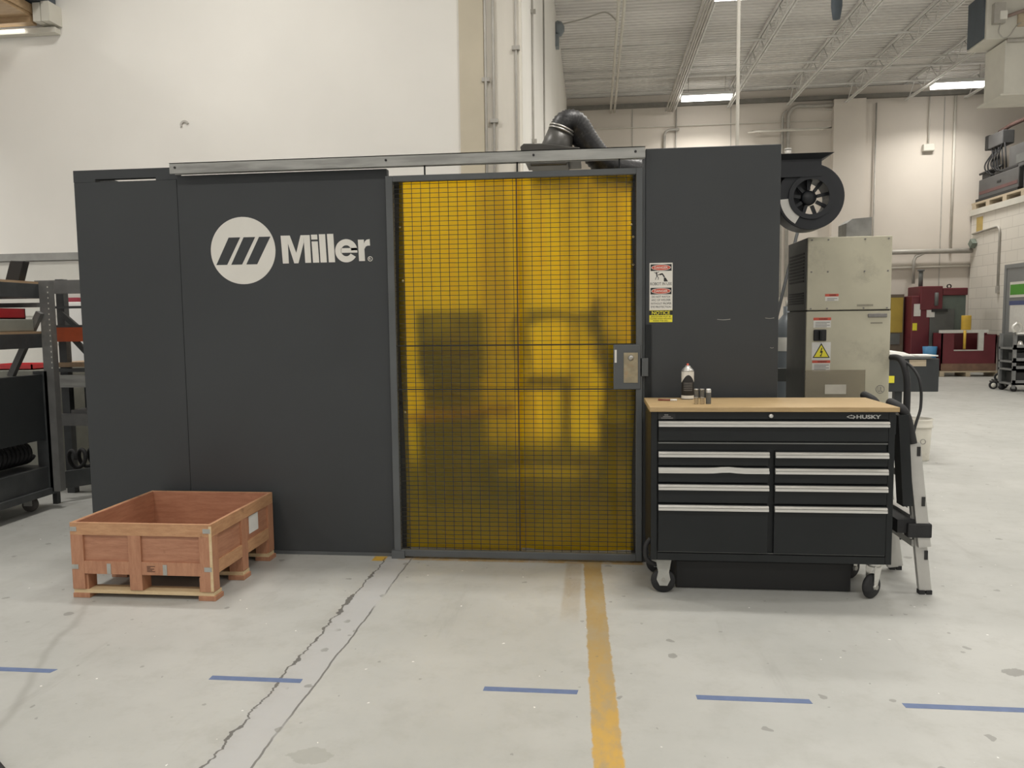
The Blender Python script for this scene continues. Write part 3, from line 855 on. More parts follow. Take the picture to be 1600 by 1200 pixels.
def sheet(x0, x1, yb, ph):
    bm = MB()
    nx, nz = 40, 60
    V = []
    for j in range(nz + 1):
        v = j / nz
        row = []
        for i in range(nx + 1):
            u = i / nx
            edge_l = 0.010 * math.sin(7 * v + ph) * (1 - u) ** 6 * (1 if x0 < -1 else 0.15)
            edge_r = 0.012 * math.sin(9 * v + 1 + ph) * u ** 6 * (1 if x1 > 0 else 0.15)
            x = x0 + (x1 - x0) * u + edge_l + edge_r
            yy = yb + 0.006 * math.sin(11 * u + ph + 2 * v) + 0.004 * math.sin(5 * v * u + ph) + 0.004 * math.sin(23 * u + 3 * v)
            z = DZ0 + 0.036 + (DZ1 - DZ0 - 0.054) * v + 0.006 * math.sin(6 * u + ph) * (1 - v)
            row.append(bm.bm.verts.new((x, yy, z)))
        V.append(row)
    for j in range(nz):
        for i in range(nx):
            fc = bm.bm.faces.new((V[j][i], V[j][i + 1], V[j + 1][i + 1], V[j + 1][i])); fc.smooth = True
    return bm.build('curtain_sheet', M_curtain, door)
sheet(-1.178, -0.452, BY + 0.018, 0.4)
sheet(-0.460, 0.228, BY + 0.040, 2.1)
for x, z in ((-1.166, 2.02), (-1.155, 1.70), (0.212, 2.0), (0.222, 1.93), (0.222, 1.77), (-1.16, 0.9)):
    MB().lathe([(0.002, -0.004), (0.007, -0.004), (0.007, 0.0), (0.002, 0.0)], (x, BY + 0.006, z), 'y', 12).build('grommet', pm('brass', (0.7, 0.55, 0.25), 0.3, 0.8), door)

# ------------------------------------------------------------------ inside the booth (seen through the curtain)
o = thing('weld_positioner', (-1.2, 5.9, 0), 'tall dark positioner cabinet behind the amber curtain, left of the robot', 'weld positioner')
MB().box(-1.50, 5.75, 0, -0.93, 6.15, 0.66).build('lower_cabinet', M_robot, o, bevel=0.01)
MB().box(-1.40, 5.80, 0.66, -0.98, 6.1, 0.98).build('neck', M_robot, o, bevel=0.01)
MB().box(-1.43, 5.70, 0.98, -0.91, 6.15, 1.53).build('head', M_robot, o, bevel=0.02)
MB().lathe([(0, -0.06), (0.20, -0.06), (0.22, 0)], (-1.17, 5.70, 1.25), 'y', 24).build('faceplate', M_mgrey, o)
MB().bar((-1.52, 5.60, 0.69), (-0.66, 5.85, 0.735), 0.12, 0.05).build('board', pm('raw_tan_board', (0.45, 0.26, 0.12), 0.6), o, label='tan board on the lower cabinet')
o = thing('fixture_table', (-0.5, 6.0, 0), 'low dark fixture table behind the amber curtain, middle of the booth', 'fixture table')
MB().box(-0.93, 5.75, 0.30, 0.0, 6.35, 0.39).build('table_top', M_robot, o, bevel=0.006)
for x in (-0.87, -0.06):
    for y in (5.82, 6.28): MB().box(x - 0.04, y - 0.04, 0, x + 0.04, y + 0.04, 0.30).build('leg', M_robot, o)
MB().box(-0.285, 5.86, 0.39, -0.19, 5.96, 0.95).box(-0.62, 5.84, 0.90, -0.16, 5.98, 1.0).build('fixture_post', M_robot, o)
o = thing('welding_robot', (0.18, 6.1, 0), 'dark jointed welding robot behind the amber curtain at the latch side', 'robot arm')
MB().lathe([(0, 0), (0.26, 0), (0.26, 0.1), (0.20, 0.14), (0.19, 0.55), (0.23, 0.6), (0.23, 0.68), (0, 0.70)], (0.20, 6.1, 0)).build('base', M_robot, o)
MB().tube(spline([(0.20, 6.1, 0.66), (0.22, 6.1, 0.95), (0.16, 6.08, 1.15)]), 0.14, 18, radii=None).build('lower_arm', M_robot, o)
MB().tube(spline([(0.16, 6.08, 1.10), (0.05, 6.05, 1.32), (-0.02, 6.03, 1.42)]), 0.09, 16).build('link', M_robot, o)
MB().cyl((0.0, 5.95, 1.42), (0.0, 6.15, 1.42), 0.12, 24).build('elbow', M_robot, o)
MB().tube([(-0.02, 6.03, 1.44), (-0.36, 6.0, 1.49), (-0.55, 6.0, 1.47)], 0.04, 14, radii=[0.035, 0.04, 0.075]).build('forearm', M_robot, o)
MB().tube(spline([(-0.55, 6.0, 1.50), (-0.64, 6.0, 1.40), (-0.62, 6.0, 1.22), (-0.58, 6.0, 1.08)]), 0.035, 12).build('torch', M_robot, o)
MB().tube(spline([(0.14, 5.95, 1.50), (0.02, 5.9, 1.58), (-0.12, 5.9, 1.45), (-0.10, 5.9, 1.25), (0.02, 5.9, 1.12)]), 0.022, 10).build('cable', M_blackrub, o)

for o in list(COL.objects):
    if o.name in ('weld_positioner', 'fixture_table', 'welding_robot'): o.location.z += 0.0125

# fume extraction on top of the booth
o = thing('fume_hood', (-0.25, 5.5, 2.42), 'dark metal fume hood with tapered collar standing on the booth top', 'fume hood')
hb = MB()
hb.box(-0.45, 5.45, 2.525, -0.19, 6.1, 2.60)
hb.build('hood_box', M_hood, o, bevel=0.01)
MB().prism([(-0.515, 2.655), (-0.49, 2.675), (-0.36, 2.672), (-0.10, 2.635), (-0.10, 2.60), (-0.505, 2.60)], 5.42, 6.0).build('flange', M_hood, o, bevel=0.006)
MB().tube([(-0.285, 5.62, 2.60), (-0.265, 5.62, 2.70), (-0.235, 5.62, 2.80)], 0.12, 28, radii=[0.135, 0.108, 0.092]).build('collar', M_hood, o)
for k in (0, 1): MB().tube([(-0.237 + 0.006 * k, 5.62, 2.785 + 0.018 * k), (-0.232 + 0.006 * k, 5.62, 2.797 + 0.018 * k)], 0.099, 28).build('clamp_band', M_steel, o)
for x in (-0.44, -0.23):
    MB().box(x, 5.9, 2.60, x + 0.03, 8.0, 2.63).build('wall_arm', M_hood, o)
o = thing('duct_hose', (0.05, 5.7, 2.42), 'black ribbed flexible hose arching from the fume hood collar', 'duct hose')
path = spline([(-0.237, 5.62, 2.795), (-0.20, 5.62, 2.845), (-0.135, 5.64, 2.84), (-0.06, 5.68, 2.73), (0.03, 5.72, 2.62), (0.13, 5.76, 2.56), (0.30, 5.86, 2.54), (0.52, 6.0, 2.54), (0.75, 6.2, 2.54)], 12)
rad = [0.092 + (0.004 if i % 2 else -0.003) for i in range(len(path))]
MB().tube(path, 0.09, 26, radii=rad).build('ribbed_hose', M_hose, o)

# ------------------------------------------------------------------ blower beside the booth
bl = thing('exhaust_blower', (1.45, 5.6, 2.04), 'black round exhaust blower with spoked intake, mounted high beside the booth', 'blower')
bx, bz = 1.462, 2.268
h = MB()
h.ring((bx, bz), 0.128, 0.222, 5.50, 5.70, 'y', seg=56)
h.build('housing', M_blower, bl, bevel=0.006)
MB().ring((bx, bz), 0.118, 0.150, 5.485, 5.50, 'y', seg=48).build('intake_ring', M_blower, bl)
MB().lathe([(0, -0.06), (0.045, -0.06), (0.05, -0.05), (0.05, 0.07), (0, 0.07)], (bx, 5.60, bz), 'y', 24).build('hub', M_blower, bl)
for k in range(9):
    t = math.radians(k * 40 + 12)
    MB().bar((bx + 0.055 * math.cos(t), 5.56, bz + 0.055 * math.sin(t)), (bx + 0.135 * math.cos(t), 5.56, bz + 0.135 * math.sin(t)), 0.022, 0.018, up=(0, 1, 0)).build('spoke', M_blower, bl)
MB().ring((bx, bz), 0.05, 0.128, 5.60, 5.62, 'y', a0=75, a1=255, seg=24).build('motor_plate', M_blower, bl)
MB().box(1.12, 5.58, 2.15, bx - 0.14, 5.72, 2.44).build('side_box', M_blower, bl)
MB().box(1.10, 5.48, 2.40, 1.522, 5.72, 2.53).build('outlet', M_blower, bl)
MB().hexa([(1.10, 5.48, 2.515), (1.522, 5.48, 2.515), (1.522, 5.72, 2.515), (1.10, 5.72, 2.515),
           (1.08, 5.42, 2.545), (1.588, 5.42, 2.545), (1.588, 5.78, 2.545), (1.08, 5.78, 2.545)]).build('outlet_flange', M_blower, bl)
MB().ring((bx, bz), 0.150, 0.205, 5.495, 5.499, 'y', a0=184, a1=240, seg=24).build('rating_label', M_paper, bl, label='pale curved label on the housing')
MB().box(1.045, 5.5, 2.2, 1.13, 5.7, 2.45).build('mounting_bracket', M_blower, bl)
MB().cyl((1.328, 5.6, 2.545), (1.328, 5.6, 2.60), 0.014, 14, 0.024).cyl((1.328, 5.6, 2.60), (1.328, 5.6, 2.615), 0.024, 14).build('cable_gland', M_conduit, bl)

# ------------------------------------------------------------------ tool chest
ch = thing('tool_chest', (0.89, 4.22, 0), 'black rolling tool chest with wooden top and nine aluminium pulled drawers', 'tool chest')
CX0, CX1, CY = 0.285, 1.488, 3.985
MB().box(0.277, 3.965, 0.977, 1.500, 4.455, 1.001).build('worktop', M_butcher, ch, bevel=0.002, label='butcher block worktop')
b = MB()
b.box(CX0, CY + 0.012, 0.195, CX1, 4.445, 0.977)
b.box(CX0, CY, 0.195, 0.318, CY + 0.012, 0.977); b.box(1.456, CY, 0.195, CX1, CY + 0.012, 0.977)
b.box(0.318, CY, 0.935, 1.456, CY + 0.012, 0.977); b.box(0.318, CY, 0.195, 1.456, CY + 0.012, 0.235)
b.build('body', M_black, ch, bevel=0.003)
MB().box(0.322, CY - 0.002, 0.2405, 1.452, CY + 0.006, 0.2435).build('bottom_edge', M_mgrey, ch)
def drawer(x0, x1, z0, z1, bent=False):
    d = MB().box(x0, CY - 0.012, z0, x1, CY + 0.012, z1).build('drawer', M_black, ch, bevel=0.003)
    hm = MB()
    hz = z1 - 0.003
    n_ = 14
    for k in range(n_):
        a, c = x0 + (x1 - x0) * k / n_, x0 + (x1 - x0) * (k + 1) / n_
        fa = lambda x: 0.006 * math.exp(-((x - (x0 + 0.62 * (x1 - x0))) / 0.05) ** 2) if bent else 0.0
        za, zc = fa(a), fa(c)
        for (q0, q1, zz0, zz1) in ((CY - 0.022, CY - 0.012, -0.026, 0.0), (CY - 0.032, CY - 0.022, -0.027, -0.014)):
            hm.hexa([(a, q0, hz + zz0 + za), (c, q0, hz + zz0 + zc), (c, q1, hz + zz0 + zc), (a, q1, hz + zz0 + za),
                     (a, q0, hz + zz1 + za), (c, q0, hz + zz1 + zc), (c, q1, hz + zz1 + zc), (a, q1, hz + zz1 + za)])
    hm.hexa([(x0, CY - 0.033, hz - 0.0095), (x1, CY - 0.033, hz - 0.0095), (x1, CY - 0.022, hz - 0.010), (x0, CY - 0.022, hz - 0.010),
             (x0, CY - 0.024, hz), (x1, CY - 0.024, hz), (x1, CY - 0.020, hz), (x0, CY - 0.020, hz)]) if not bent else None
    hm.build('handle', M_chrome, d, label='full width aluminium pull, dented' if bent else 'full width aluminium pull')
drawer(0.322, 1.452, 0.826, 0.932)
rows = [(0.700, 0.775), (0.612, 0.692), (0.505, 0.604), (0.246, 0.497)]
for i, (z0, z1) in enumerate(rows):
    drawer(0.322, 0.875, z0, z1, bent=(i == 1))
    drawer(0.905, 1.452, z0, z1)
MB().box(0.322, CY - 0.008, 0.812, 1.452, CY, 0.819).build('edge_strip', M_mgrey, ch)
MB().lathe([(0, -0.010), (0.007, -0.010), (0.0115, -0.007), (0.0115, 0)], (0.884, CY, 0.955), 'y', 20).build('lock', M_chrome, ch, label='round chrome lock')
hb = text_obj('brand_lettering', [('HUSKY', 1.300, 0.941, 0.118, 0.020, CY - 0.001)], pm('silver_print', (0.5, 0.5, 0.48), 0.4, 0.4), ch, bold=0.035)
k = MB()
for pts in ([(1.252, 0.951), (1.268, 0.959), (1.268, 0.955), (1.259, 0.951), (1.268, 0.947), (1.268, 0.943)],
            [(1.270, 0.959), (1.276, 0.962), (1.282, 0.958), (1.282, 0.955), (1.270, 0.955)],
            [(1.270, 0.943), (1.284, 0.943), (1.284, 0.938), (1.296, 0.951), (1.284, 0.960), (1.284, 0.955), (1.289, 0.950), (1.284, 0.947), (1.270, 0.947)]):
    k.prism(pts, CY - 0.001, CY)
k.build('brand_mark', MC['silver_print'], ch)
bd = MB().box(0.324, CY - 0.001, 0.936, 0.408, CY, 0.966).build('rating_badge', M_ink, ch)
MB().box(0.352, CY - 0.0015, 0.956, 0.372, CY - 0.001, 0.963).box(0.345, CY - 0.0015, 0.949, 0.385, CY - 0.001, 0.953).box(0.336, CY - 0.0015, 0.941, 0.396, CY - 0.001, 0.945).build('badge_print', M_greyink, bd)
def caster(x, y, fixed, name='caster'):
    c = MB()
    c.box(x - 0.05, y - 0.04, 0.187, x + 0.05, y + 0.04, 0.195)
    r = 0.064
    if fixed:
        for s in (-1, 1):
            yy = y + s * 0.026
            c.prism([(x - 0.042, 0.188), (x + 0.042, 0.188), (x + 0.028, 0.115), (x + 0.036, 0.075), (x + 0.020, 0.042),
                     (x - 0.020, 0.042), (x - 0.036, 0.075), (x - 0.028, 0.115)], yy - 0.002, yy + 0.002)
        c = c.build(name, M_caster, ch, label='fixed caster with pale side plate')
        MB().lathe([(0, -0.021), (0.030, -0.021), (0.034, -0.018), (r - 0.006, -0.018), (r, -0.010), (r, 0.010), (r - 0.006, 0.018), (0.034, 0.018), (0.03, 0.021), (0, 0.021)],
                   (x, y, r), 'y', 32).build('wheel', M_blackrub, c)
        MB().cyl((x, y - 0.034, 0.075), (x, y + 0.034, 0.075), 0.010, 6).build('axle', M_steel, c)
    else:
        d = Vector((0.80, 0.6, 0)).normalized(); sd_ = Vector((-d.y, d.x, 0))
        cc = Vector((x, y, r)) - d * 0.022
        c.cyl((x, y, 0.165), (x, y, 0.19), 0.032, 20)
        for s in (-1, 1):
            a = Vector((x, y, 0)) + sd_ * 0.025 * s
            b_ = cc + sd_ * 0.025 * s; b_.z = 0
            c.hexa([b_ - d * 0.012 + Vector((0, 0, r - 0.012)), b_ + d * 0.012 + Vector((0, 0, r - 0.012)), b_ + d * 0.012 + sd_ * 0.003 + Vector((0, 0, r - 0.012)), b_ - d * 0.012 + sd_ * 0.003 + Vector((0, 0, r - 0.012)),
                    a - d * 0.03 + Vector((0, 0, 0.17)), a + d * 0.03 + Vector((0, 0, 0.17)), a + d * 0.03 + sd_ * 0.003 + Vector((0, 0, 0.17)), a - d * 0.03 + sd_ * 0.003 + Vector((0, 0, 0.17))])
        c = c.build(name, M_chrome, ch, label='swivel caster')
        w_ = MB()
        prof = [(0, -0.020), (0.028, -0.020), (0.034, -0.016), (r - 0.010, -0.016), (r, -0.006), (r, 0.006), (r - 0.010, 0.016), (0.034, 0.016), (0.028, 0.020), (0, 0.020)]
        w_.lathe(prof, (0, 0, 0), 'y', 32)
        bmesh.ops.rotate(w_.bm, verts=w_.bm.verts, cent=(0, 0, 0), matrix=Matrix.Rotation(math.atan2(sd_.y, sd_.x) - math.pi / 2, 3, 'Z'))
        bmesh.ops.translate(w_.bm, verts=w_.bm.verts, vec=cc)
        w_.build('wheel', M_blackrub, c)
        MB().cyl(cc - sd_ * 0.034, cc + sd_ * 0.034, 0.013, 12).build('axle', M_steel, c)
caster(0.356, 4.06, True); caster(1.432, 4.06, False); caster(0.350, 4.37, True); caster(1.43, 4.37, False)
cb = MB().tube(spline([(0.287, 4.02, 0.30), (0.262, 4.02, 0.26), (0.262, 4.02, 0.20), (0.285, 4.03, 0.17), (0.318, 4.05, 0.15)], 8), 0.012, 10).build('side_handle', M_blackrub, ch)
pk = MB().box(1.488, 4.0, 0.86, 1.497, 4.03, 0.955).build('side_bracket', M_black, ch)

# things on the worktop
sp = thing('spray_can', (0.515, 4.38, 1.001), 'black and white aerosol can with red nozzle standing on the worktop', 'spray can')
cx, cy, cz = 0.515, 4.38, 1.001
MB().lathe([(0, 0), (0.032, 0), (0.034, 0.003), (0.034, 0.155), (0.032, 0.160)], (cx, cy, cz)).build('can_body', M_ink, sp)
wl = MB().ring((cx, cy), 0.0343, 0.0348, cz + 0.004, cz + 0.022, 'z', seg=40).build('white_band', M_white, sp)
q = MB()
for i in range(40):          # white shoulder field with an arched lower edge
    t0, t1 = 2 * math.pi * i / 40, 2 * math.pi * (i + 1) / 40
    lo = lambda t: cz + 0.115 + 0.022 * math.cos(t * 2 + math.pi)
    P_ = lambda t, z: (cx + 0.0346 * math.cos(t), cy + 0.0346 * math.sin(t), z)
    q.bm.faces.new([q.bm.verts.new(p) for p in (P_(t0, lo(t0)), P_(t1, lo(t1)), P_(t1, cz + 0.156), P_(t0, cz + 0.156))])
q.build('white_field', M_white, sp)
pr = MB()
for z in (0.05, 0.06, 0.07, 0.08, 0.09): pr.ring((cx, cy), 0.0345, 0.0350, cz + z, cz + z + 0.003, 'z', a0=225, a1=310, seg=12)
pr.build('label_print', M_greyink, sp)
MB().lathe([(0.033, 0.157), (0.034, 0.160), (0.030, 0.168), (0.018, 0.180), (0.014, 0.183), (0.014, 0.188), (0, 0.189)], (cx, cy, cz)).build('dome', M_chrome, sp)
MB().lathe([(0.006, 0.186), (0.006, 0.198), (0.004, 0.200), (0, 0.200)], (cx, cy, cz)).build('nozzle', M_red, sp)
def vial(x, y, label):
    v = thing('clear_tube', (x, y, 1.001), label, 'tube', 'clear tubes beside the spray can')
    MB().lathe([(0, 0.0), (0.0105, 0.0), (0.0115, 0.002), (0.0115, 0.074), (0.009, 0.078), (0, 0.079)], (x, y, 1.001)).build('tube_wall', M_vial, v)
    MB().lathe([(0.012, 0.033), (0.0125, 0.034), (0.0125, 0.036), (0.012, 0.037)], (x, y, 1.001)).build('band', M_steel, v)
    MB().lathe([(0, 0.074), (0.0118, 0.074), (0.0118, 0.080), (0, 0.081)], (x, y, 1.001)).build('cap', M_steel, v)
    return v
vial(0.530, 4.12, 'clear capped tube standing nearest the spray can')
vial(0.560, 4.12, 'clear capped tube standing between the other tube and the dark plug')
dp = thing('steel_plug', (0.594, 4.13, 1.001), 'short dark steel plug with bright top beside the clear tubes', 'plug')
MB().lathe([(0, 0), (0.013, 0), (0.0135, 0.002), (0.0135, 0.060)], (0.594, 4.13, 1.001)).build('plug_body', M_mgrey, dp)
MB().lathe([(0.0135, 0.060), (0.0135, 0.074), (0.011, 0.080), (0, 0.081)], (0.594, 4.13, 1.001)).build('bright_end', M_chrome, dp)
mk = thing('marker_pen', (0.40, 4.28, 1.001), 'white tipped reddish pen lying on the worktop left of the can', 'pen')
MB().cyl((0.345, 4.29, 1.006), (0.41, 4.275, 1.006), 0.005, 10).build('barrel', pm('brown_red_plastic', (0.25, 0.08, 0.05), 0.5), mk)
MB().cyl((0.41, 4.275, 1.006), (0.445, 4.268, 1.006), 0.0056, 10).build('cap', M_white, mk)

# ------------------------------------------------------------------ wooden crate
cr = thing('wooden_crate', (-2.385, 4.12, 0), 'open reddish plywood crate on a pallet base in front of the booth', 'crate')
KX0, KX1, KY0, KY1, KZ = -2.785, -1.995, 3.735, 4.505, 0.408
t_ = 0.010
MB().box(KX0 + t_, KY0 + 0.012, 0.135, KX1 - t_, KY0 + 0.022, KZ).build('front_sheet', M_ply, cr)
MB().box(KX0 + t_, KY1 - 0.022, 0.135, KX1 - t_, KY1 - 0.012, KZ).build('back_sheet', M_ply, cr)
MB().box(KX0 + 0.012, KY0 + 0.022, 0.135, KX0 + 0.022, KY1 - 0.022, KZ).build('side_sheet', M_ply, cr)
MB().box(KX1 - 0.022, KY0 + 0.022, 0.135, KX1 - 0.012, KY1 - 0.022, KZ).build('side_sheet', M_ply, cr)
MB().box(KX0 + 0.022, KY0 + 0.022, 0.125, KX1 - 0.022, KY1 - 0.022, 0.14).build('bottom_sheet', M_ply, cr)
for yy in (KY0, KY1 - 0.012):
    MB().box(KX0, yy, 0.343, KX1, yy + 0.012, KZ + 0.002).build('top_batten', M_pine, cr, bevel=0.001)
    for a, c in ((KX0 + 0.07, KX0 + 0.325), (KX0 + 0.395, KX1 - 0.07)):
        MB().box(a, yy + 0.001, 0.132, c, yy + 0.012, 0.202).build('bottom_batten', M_leg, cr, bevel=0.001)
    for a, c in ((KX0, KX0 + 0.07), (KX0 + 0.325, KX0 + 0.395), (KX1 - 0.07, KX1)):
        MB().box(a, yy, 0.048, c, yy + 0.012, 0.343).build('stile', M_leg, cr, bevel=0.001)
for xx in (KX0, KX1 - 0.012):
    MB().box(xx, KY0 + 0.012, 0.343, xx + 0.012, KY1 - 0.012, KZ + 0.002).build('top_batten', M_pine, cr, bevel=0.001)
    for a, c in ((KY0 + 0.07, KY0 + 0.345), (KY0 + 0.415, KY1 - 0.07)):
        MB().box(xx, a, 0.132, xx + 0.011, c, 0.202).build('bottom_batten', M_pine, cr, bevel=0.001)
    for a, c in ((KY0 + 0.012, KY0 + 0.07), (KY0 + 0.345, KY0 + 0.415), (KY1 - 0.07, KY1 - 0.012)):
        MB().box(xx, a, 0.048, xx + 0.012, c, 0.343).build('stile', M_leg, cr, bevel=0.001)
MB().box(KX1 - 0.013, KY0 - 0.001, 0.052, KX1 + 0.001, KY0 + 0.003, 0.40).build('pale_corner_edge', M_pale, cr, label='pale split corner edge')
for x in (KX0 + 0.012, KX0 + 0.325, KX1 - 0.082):       # pallet blocks and runners
    for y in (KY0 + 0.012, KY0 + 0.345, KY1 - 0.082):
        MB().box(x, y, 0.045, x + 0.07, y + 0.07, 0.125).build('block', M_leg, cr)
for y in (KY0 + 0.012, KY0 + 0.345, KY1 - 0.082):
    MB().box(KX0 + 0.0, y - 0.005, 0.025, KX1, y + 0.075, 0.045).build('runner', M_pale, cr, label='pale pine runner')
for x in (KX0 - 0.002, KX1 - 0.085):
    for y in (KY0 + 0.0, KY0 + 0.33, KY1 - 0.09):
        MB().box(x, y, 0.0, x + 0.095, y + 0.09, 0.025).build('foot', M_leg, cr, bevel=0.002)
for x0, x1 in ((KX0 + 0.002, KX0 + 0.038), (KX1 - 0.045, KX1 - 0.004)):
    for z in (0.363, 0.158):
        MB().box(x0, KY0 - 0.0025, z, x1, KY0, z + 0.024).build('corner_clip', M_caster, cr, label='grey metal clip')
for x in (KX0 + 0.20, KX0 + 0.515):
    MB().box(x, KY0 - 0.0015, 0.134, x + 0.022, KY0 + 0.001, 0.190).build('strap_clip', M_caster, cr, label='upright grey metal clip')
st_ = MB()
for k in range(5):
    st_.box(KX0 + 0.425, KY0 + 0.0, 0.150 + k * 0.007, KX0 + 0.425 + (0.045, 0.03, 0.04, 0.02, 0.045)[k], KY0 + 0.001, 0.154 + k * 0.007)
st_.build('ink_stamp', pm('brown_stamp_ink', (0.10, 0.045, 0.03), 0.8), cr)
lb = MB().box(KX1 - 0.012, 4.195, 0.232, KX1 - 0.0105, 4.315, 0.335).build('shipping_label', M_paper, cr, label='white paper label on the right side')

# ------------------------------------------------------------------ folded ladder leaning on the chest
ld = thing('folding_ladder', (1.72, 4.32, 0), 'folded aluminium ladder with black hinges leaning on the tool chest side', 'ladder')
def rail_(y, x_b, x_t, z_t, w_, d_, name, z_b=0.02):
    m_ = MB()
    d = Vector((x_t - x_b, 0, z_t - z_b)).normalized(); s = Vector((d.z, 0, -d.x)) * w_ / 2
    a, b_ = Vector((x_b, y, z_b)), Vector((x_t, y, z_t))
    for (q0, q1, y0_, y1_) in ((-1, 1, 0, 0.004), (-1, -0.86, 0.004, d_), (0.86, 1, 0.004, d_)):
        m_.hexa([a + s * q0 + Vector((0, y0_, 0)), a + s * q1 + Vector((0, y0_, 0)), a + s * q1 + Vector((0, y1_, 0)), a + s * q0 + Vector((0, y1_, 0)),
                 b_ + s * q0 + Vector((0, y0_, 0)), b_ + s * q1 + Vector((0, y0_, 0)), b_ + s * q1 + Vector((0, y1_, 0)), b_ + s * q0 + Vector((0, y1_, 0))])
    return m_.build(name, M_alu, ld)
near_in = rail_(4.12, 1.712, 1.617, 0.81, 0.060, 0.03, 'near_rail')
near_out = rail_(4.09, 1.690, 1.622, 0.80, 0.060, 0.026, 'near_rail', 0.26)
far_in = rail_(4.52, 1.722, 1.60, 0.81, 0.060, 0.03, 'far_rail')
far_out = rail_(4.47, 1.68, 1.58, 0.80, 0.055, 0.03, 'far_rail', 0.03)
for z in (0.50, 0.21, 0.76):
    x = 1.712 - (z / 0.81) * 0.095 + 0.018
    MB().box(x - 0.005, 4.085 if z > 0.26 else 4.115, z - 0.024, x + 0.011, 4.0905 if z > 0.26 else 4.1205, z + 0.024).build('slot', M_ink, near_in)
for y in (4.085, 4.465):
    MB().box(1.60, y - 0.006, 0.31, 1.72, y + 0.055, 0.385).build('lock_clamp', M_blackrub, ld, bevel=0.008)
for y in (4.115, 4.515):
    for s in (-0.018, 0.018): MB().box(1.712 + s - 0.014, y, 0.0, 1.712 + s + 0.014, y + 0.035, 0.022).build('foot', M_blackrub, ld)
for z, x in ((0.27, 1.665), (0.40, 1.655), (0.62, 1.625)):
    MB().box(x - 0.025, 4.13, z - 0.018, x + 0.02, 4.53, z + 0.018).build('rung', M_alu, ld)
for y in (4.075, 4.47):
    hg = MB().tube(spline([(1.615, y + 0.025, 0.80), (1.600, y + 0.025, 0.87), (1.583, y + 0.025, 0.935), (1.560, y + 0.025, 0.975), (1.538, y + 0.06, 0.995), (1.538, y + 0.12, 1.0)], 8), 0.024, 14)
    hg.build('hinge', M_blackrub, ld)
    MB().cyl((1.545, y + 0.005, 0.93), (1.545, y + 0.05, 0.93), 0.012, 16).build('hinge_pin', M_chrome, ld)
    MB().bar((1.555, y + 0.03, 0.95), (1.590, y + 0.03, 0.48), 0.05, 0.085).build('inner_rail', M_black, ld)
MB().box(1.555, 4.10, 0.33, 1.665, 4.53, 0.40).build('black_tread', M_blackrub, ld)
tag(MB().box(0.43, 4.13, 0.0, 1.34, 4.43, 0.15).build('flat_case', M_ink, origin=(0.9, 4.28, 0), bevel=0.005), 'flat black case slid under the tool chest', 'case')

# ------------------------------------------------------------------ robot controller cabinet
rc = thing('controller_cabinet', (1.75, 5.9, 0), 'tall beige robot controller cabinet with warning stickers behind the tool chest', 'cabinet')
RY = 5.6
MB().box(1.472, RY, 0.08, 2.04, RY + 0.52, 1.492).build('lower_case', M_beige, rc, bevel=0.006)
MB().box(1.472, RY - 0.004, 1.50, 2.036, RY + 0.52, 2.005).build('upper_case', M_beige, rc, bevel=0.006)
M_cside = pm('dark_grey_side', (0.085, 0.085, 0.078), 0.5, var=0.2, scale=4, dirt=(0.2, 0.19, 0.16), dirt_amt=0.3)  # thin dark grey sheets over the left side of the beige cases
MB().box(1.467, RY + 0.008, 0.08, 1.472, RY + 0.515, 1.488).box(1.467, RY + 0.008, 1.502, 1.472, RY + 0.515, 2.0).build('side_skin', M_cside, rc, label='dark grey left side')
MB().box(1.49, RY + 0.02, 0.0, 2.02, RY + 0.5, 0.08).build('plinth', M_dkbox, rc)
MB().box(1.48, RY + 0.01, 1.490, 2.03, RY + 0.5, 1.502).build('gasket', M_ink, rc)
MB().prism([(1.735, 2.005), (1.905, 2.005), (1.905, 2.137), (1.775, 2.128), (1.735, 2.098)], RY + 0.02, RY + 0.20).build('top_bracket', pm('grey_sheet_bracket', (0.27, 0.265, 0.245), 0.5, 0.2, var=0.2, scale=12), rc, label='grey sheet metal box on top')
for z0, n_ in ((1.70, 9), (1.545, 5)):
    vt = MB()
    for k in range(n_):
        zz = z0 + k * (0.024 if n_ > 5 else 0.018)
        vt.box(1.463, RY + 0.06, zz, 1.473, RY + 0.46, zz + (0.013 if n_ > 5 else 0.010))
    vt.build('vent', M_ink, rc)
for x in (1.50, 1.61, 1.855, 2.01):
    for z in (1.985, 1.765, 1.51):
        MB().cyl((x, RY - 0.008, z), (x, RY - 0.004, z), 0.006, 8).build('screw', M_greyink, rc)
sw = MB().box(1.523, RY - 0.012, 1.285, 1.610, RY, 1.365).build('power_switch', M_ink, rc, bevel=0.006, label='square black rotary switch')
MB().box(1.557, RY - 0.035, 1.292, 1.576, RY - 0.012, 1.358).build('switch_knob', M_black, sw, bevel=0.004)
def wsticker(x0, z0, x1, z1, head, lines, y):
    s_ = MB().box(x0, y - 0.0012, z0, x1, y, z1).build('warning_sticker', M_paper, rc, label='white sticker with red header')
    MB().box(x0, y - 0.0018, z1 - head, x1, y - 0.0012, z1).build('red_header', M_red, s_)
    tx = MB()
    nn = max(1, lines)
    zz = z1 - head - 0.012
    for k in range(nn):
        tx.box(x0 + 0.014, y - 0.0018, zz - 0.004, x1 - 0.008 - 0.02 * (k % 2), y - 0.0012, zz); zz -= 0.0105
    tx.build('small_print', M_greyink, s_)
    text_obj('header_word', [('WARNING', x0 + (x1 - x0) * 0.3, z1 - head + 0.004, (x1 - x0) * 0.5, head * 0.55, y - 0.0022)], M_ink, s_, bold=0.02)
wsticker(1.596, 1.563, 1.686, 1.612, 0.018, 2, RY - 0.004)
wsticker(1.521, 1.378, 1.640, 1.448, 0.019, 4, RY)
wsticker(1.518, 1.068, 1.640, 1.148, 0.018, 4, RY)
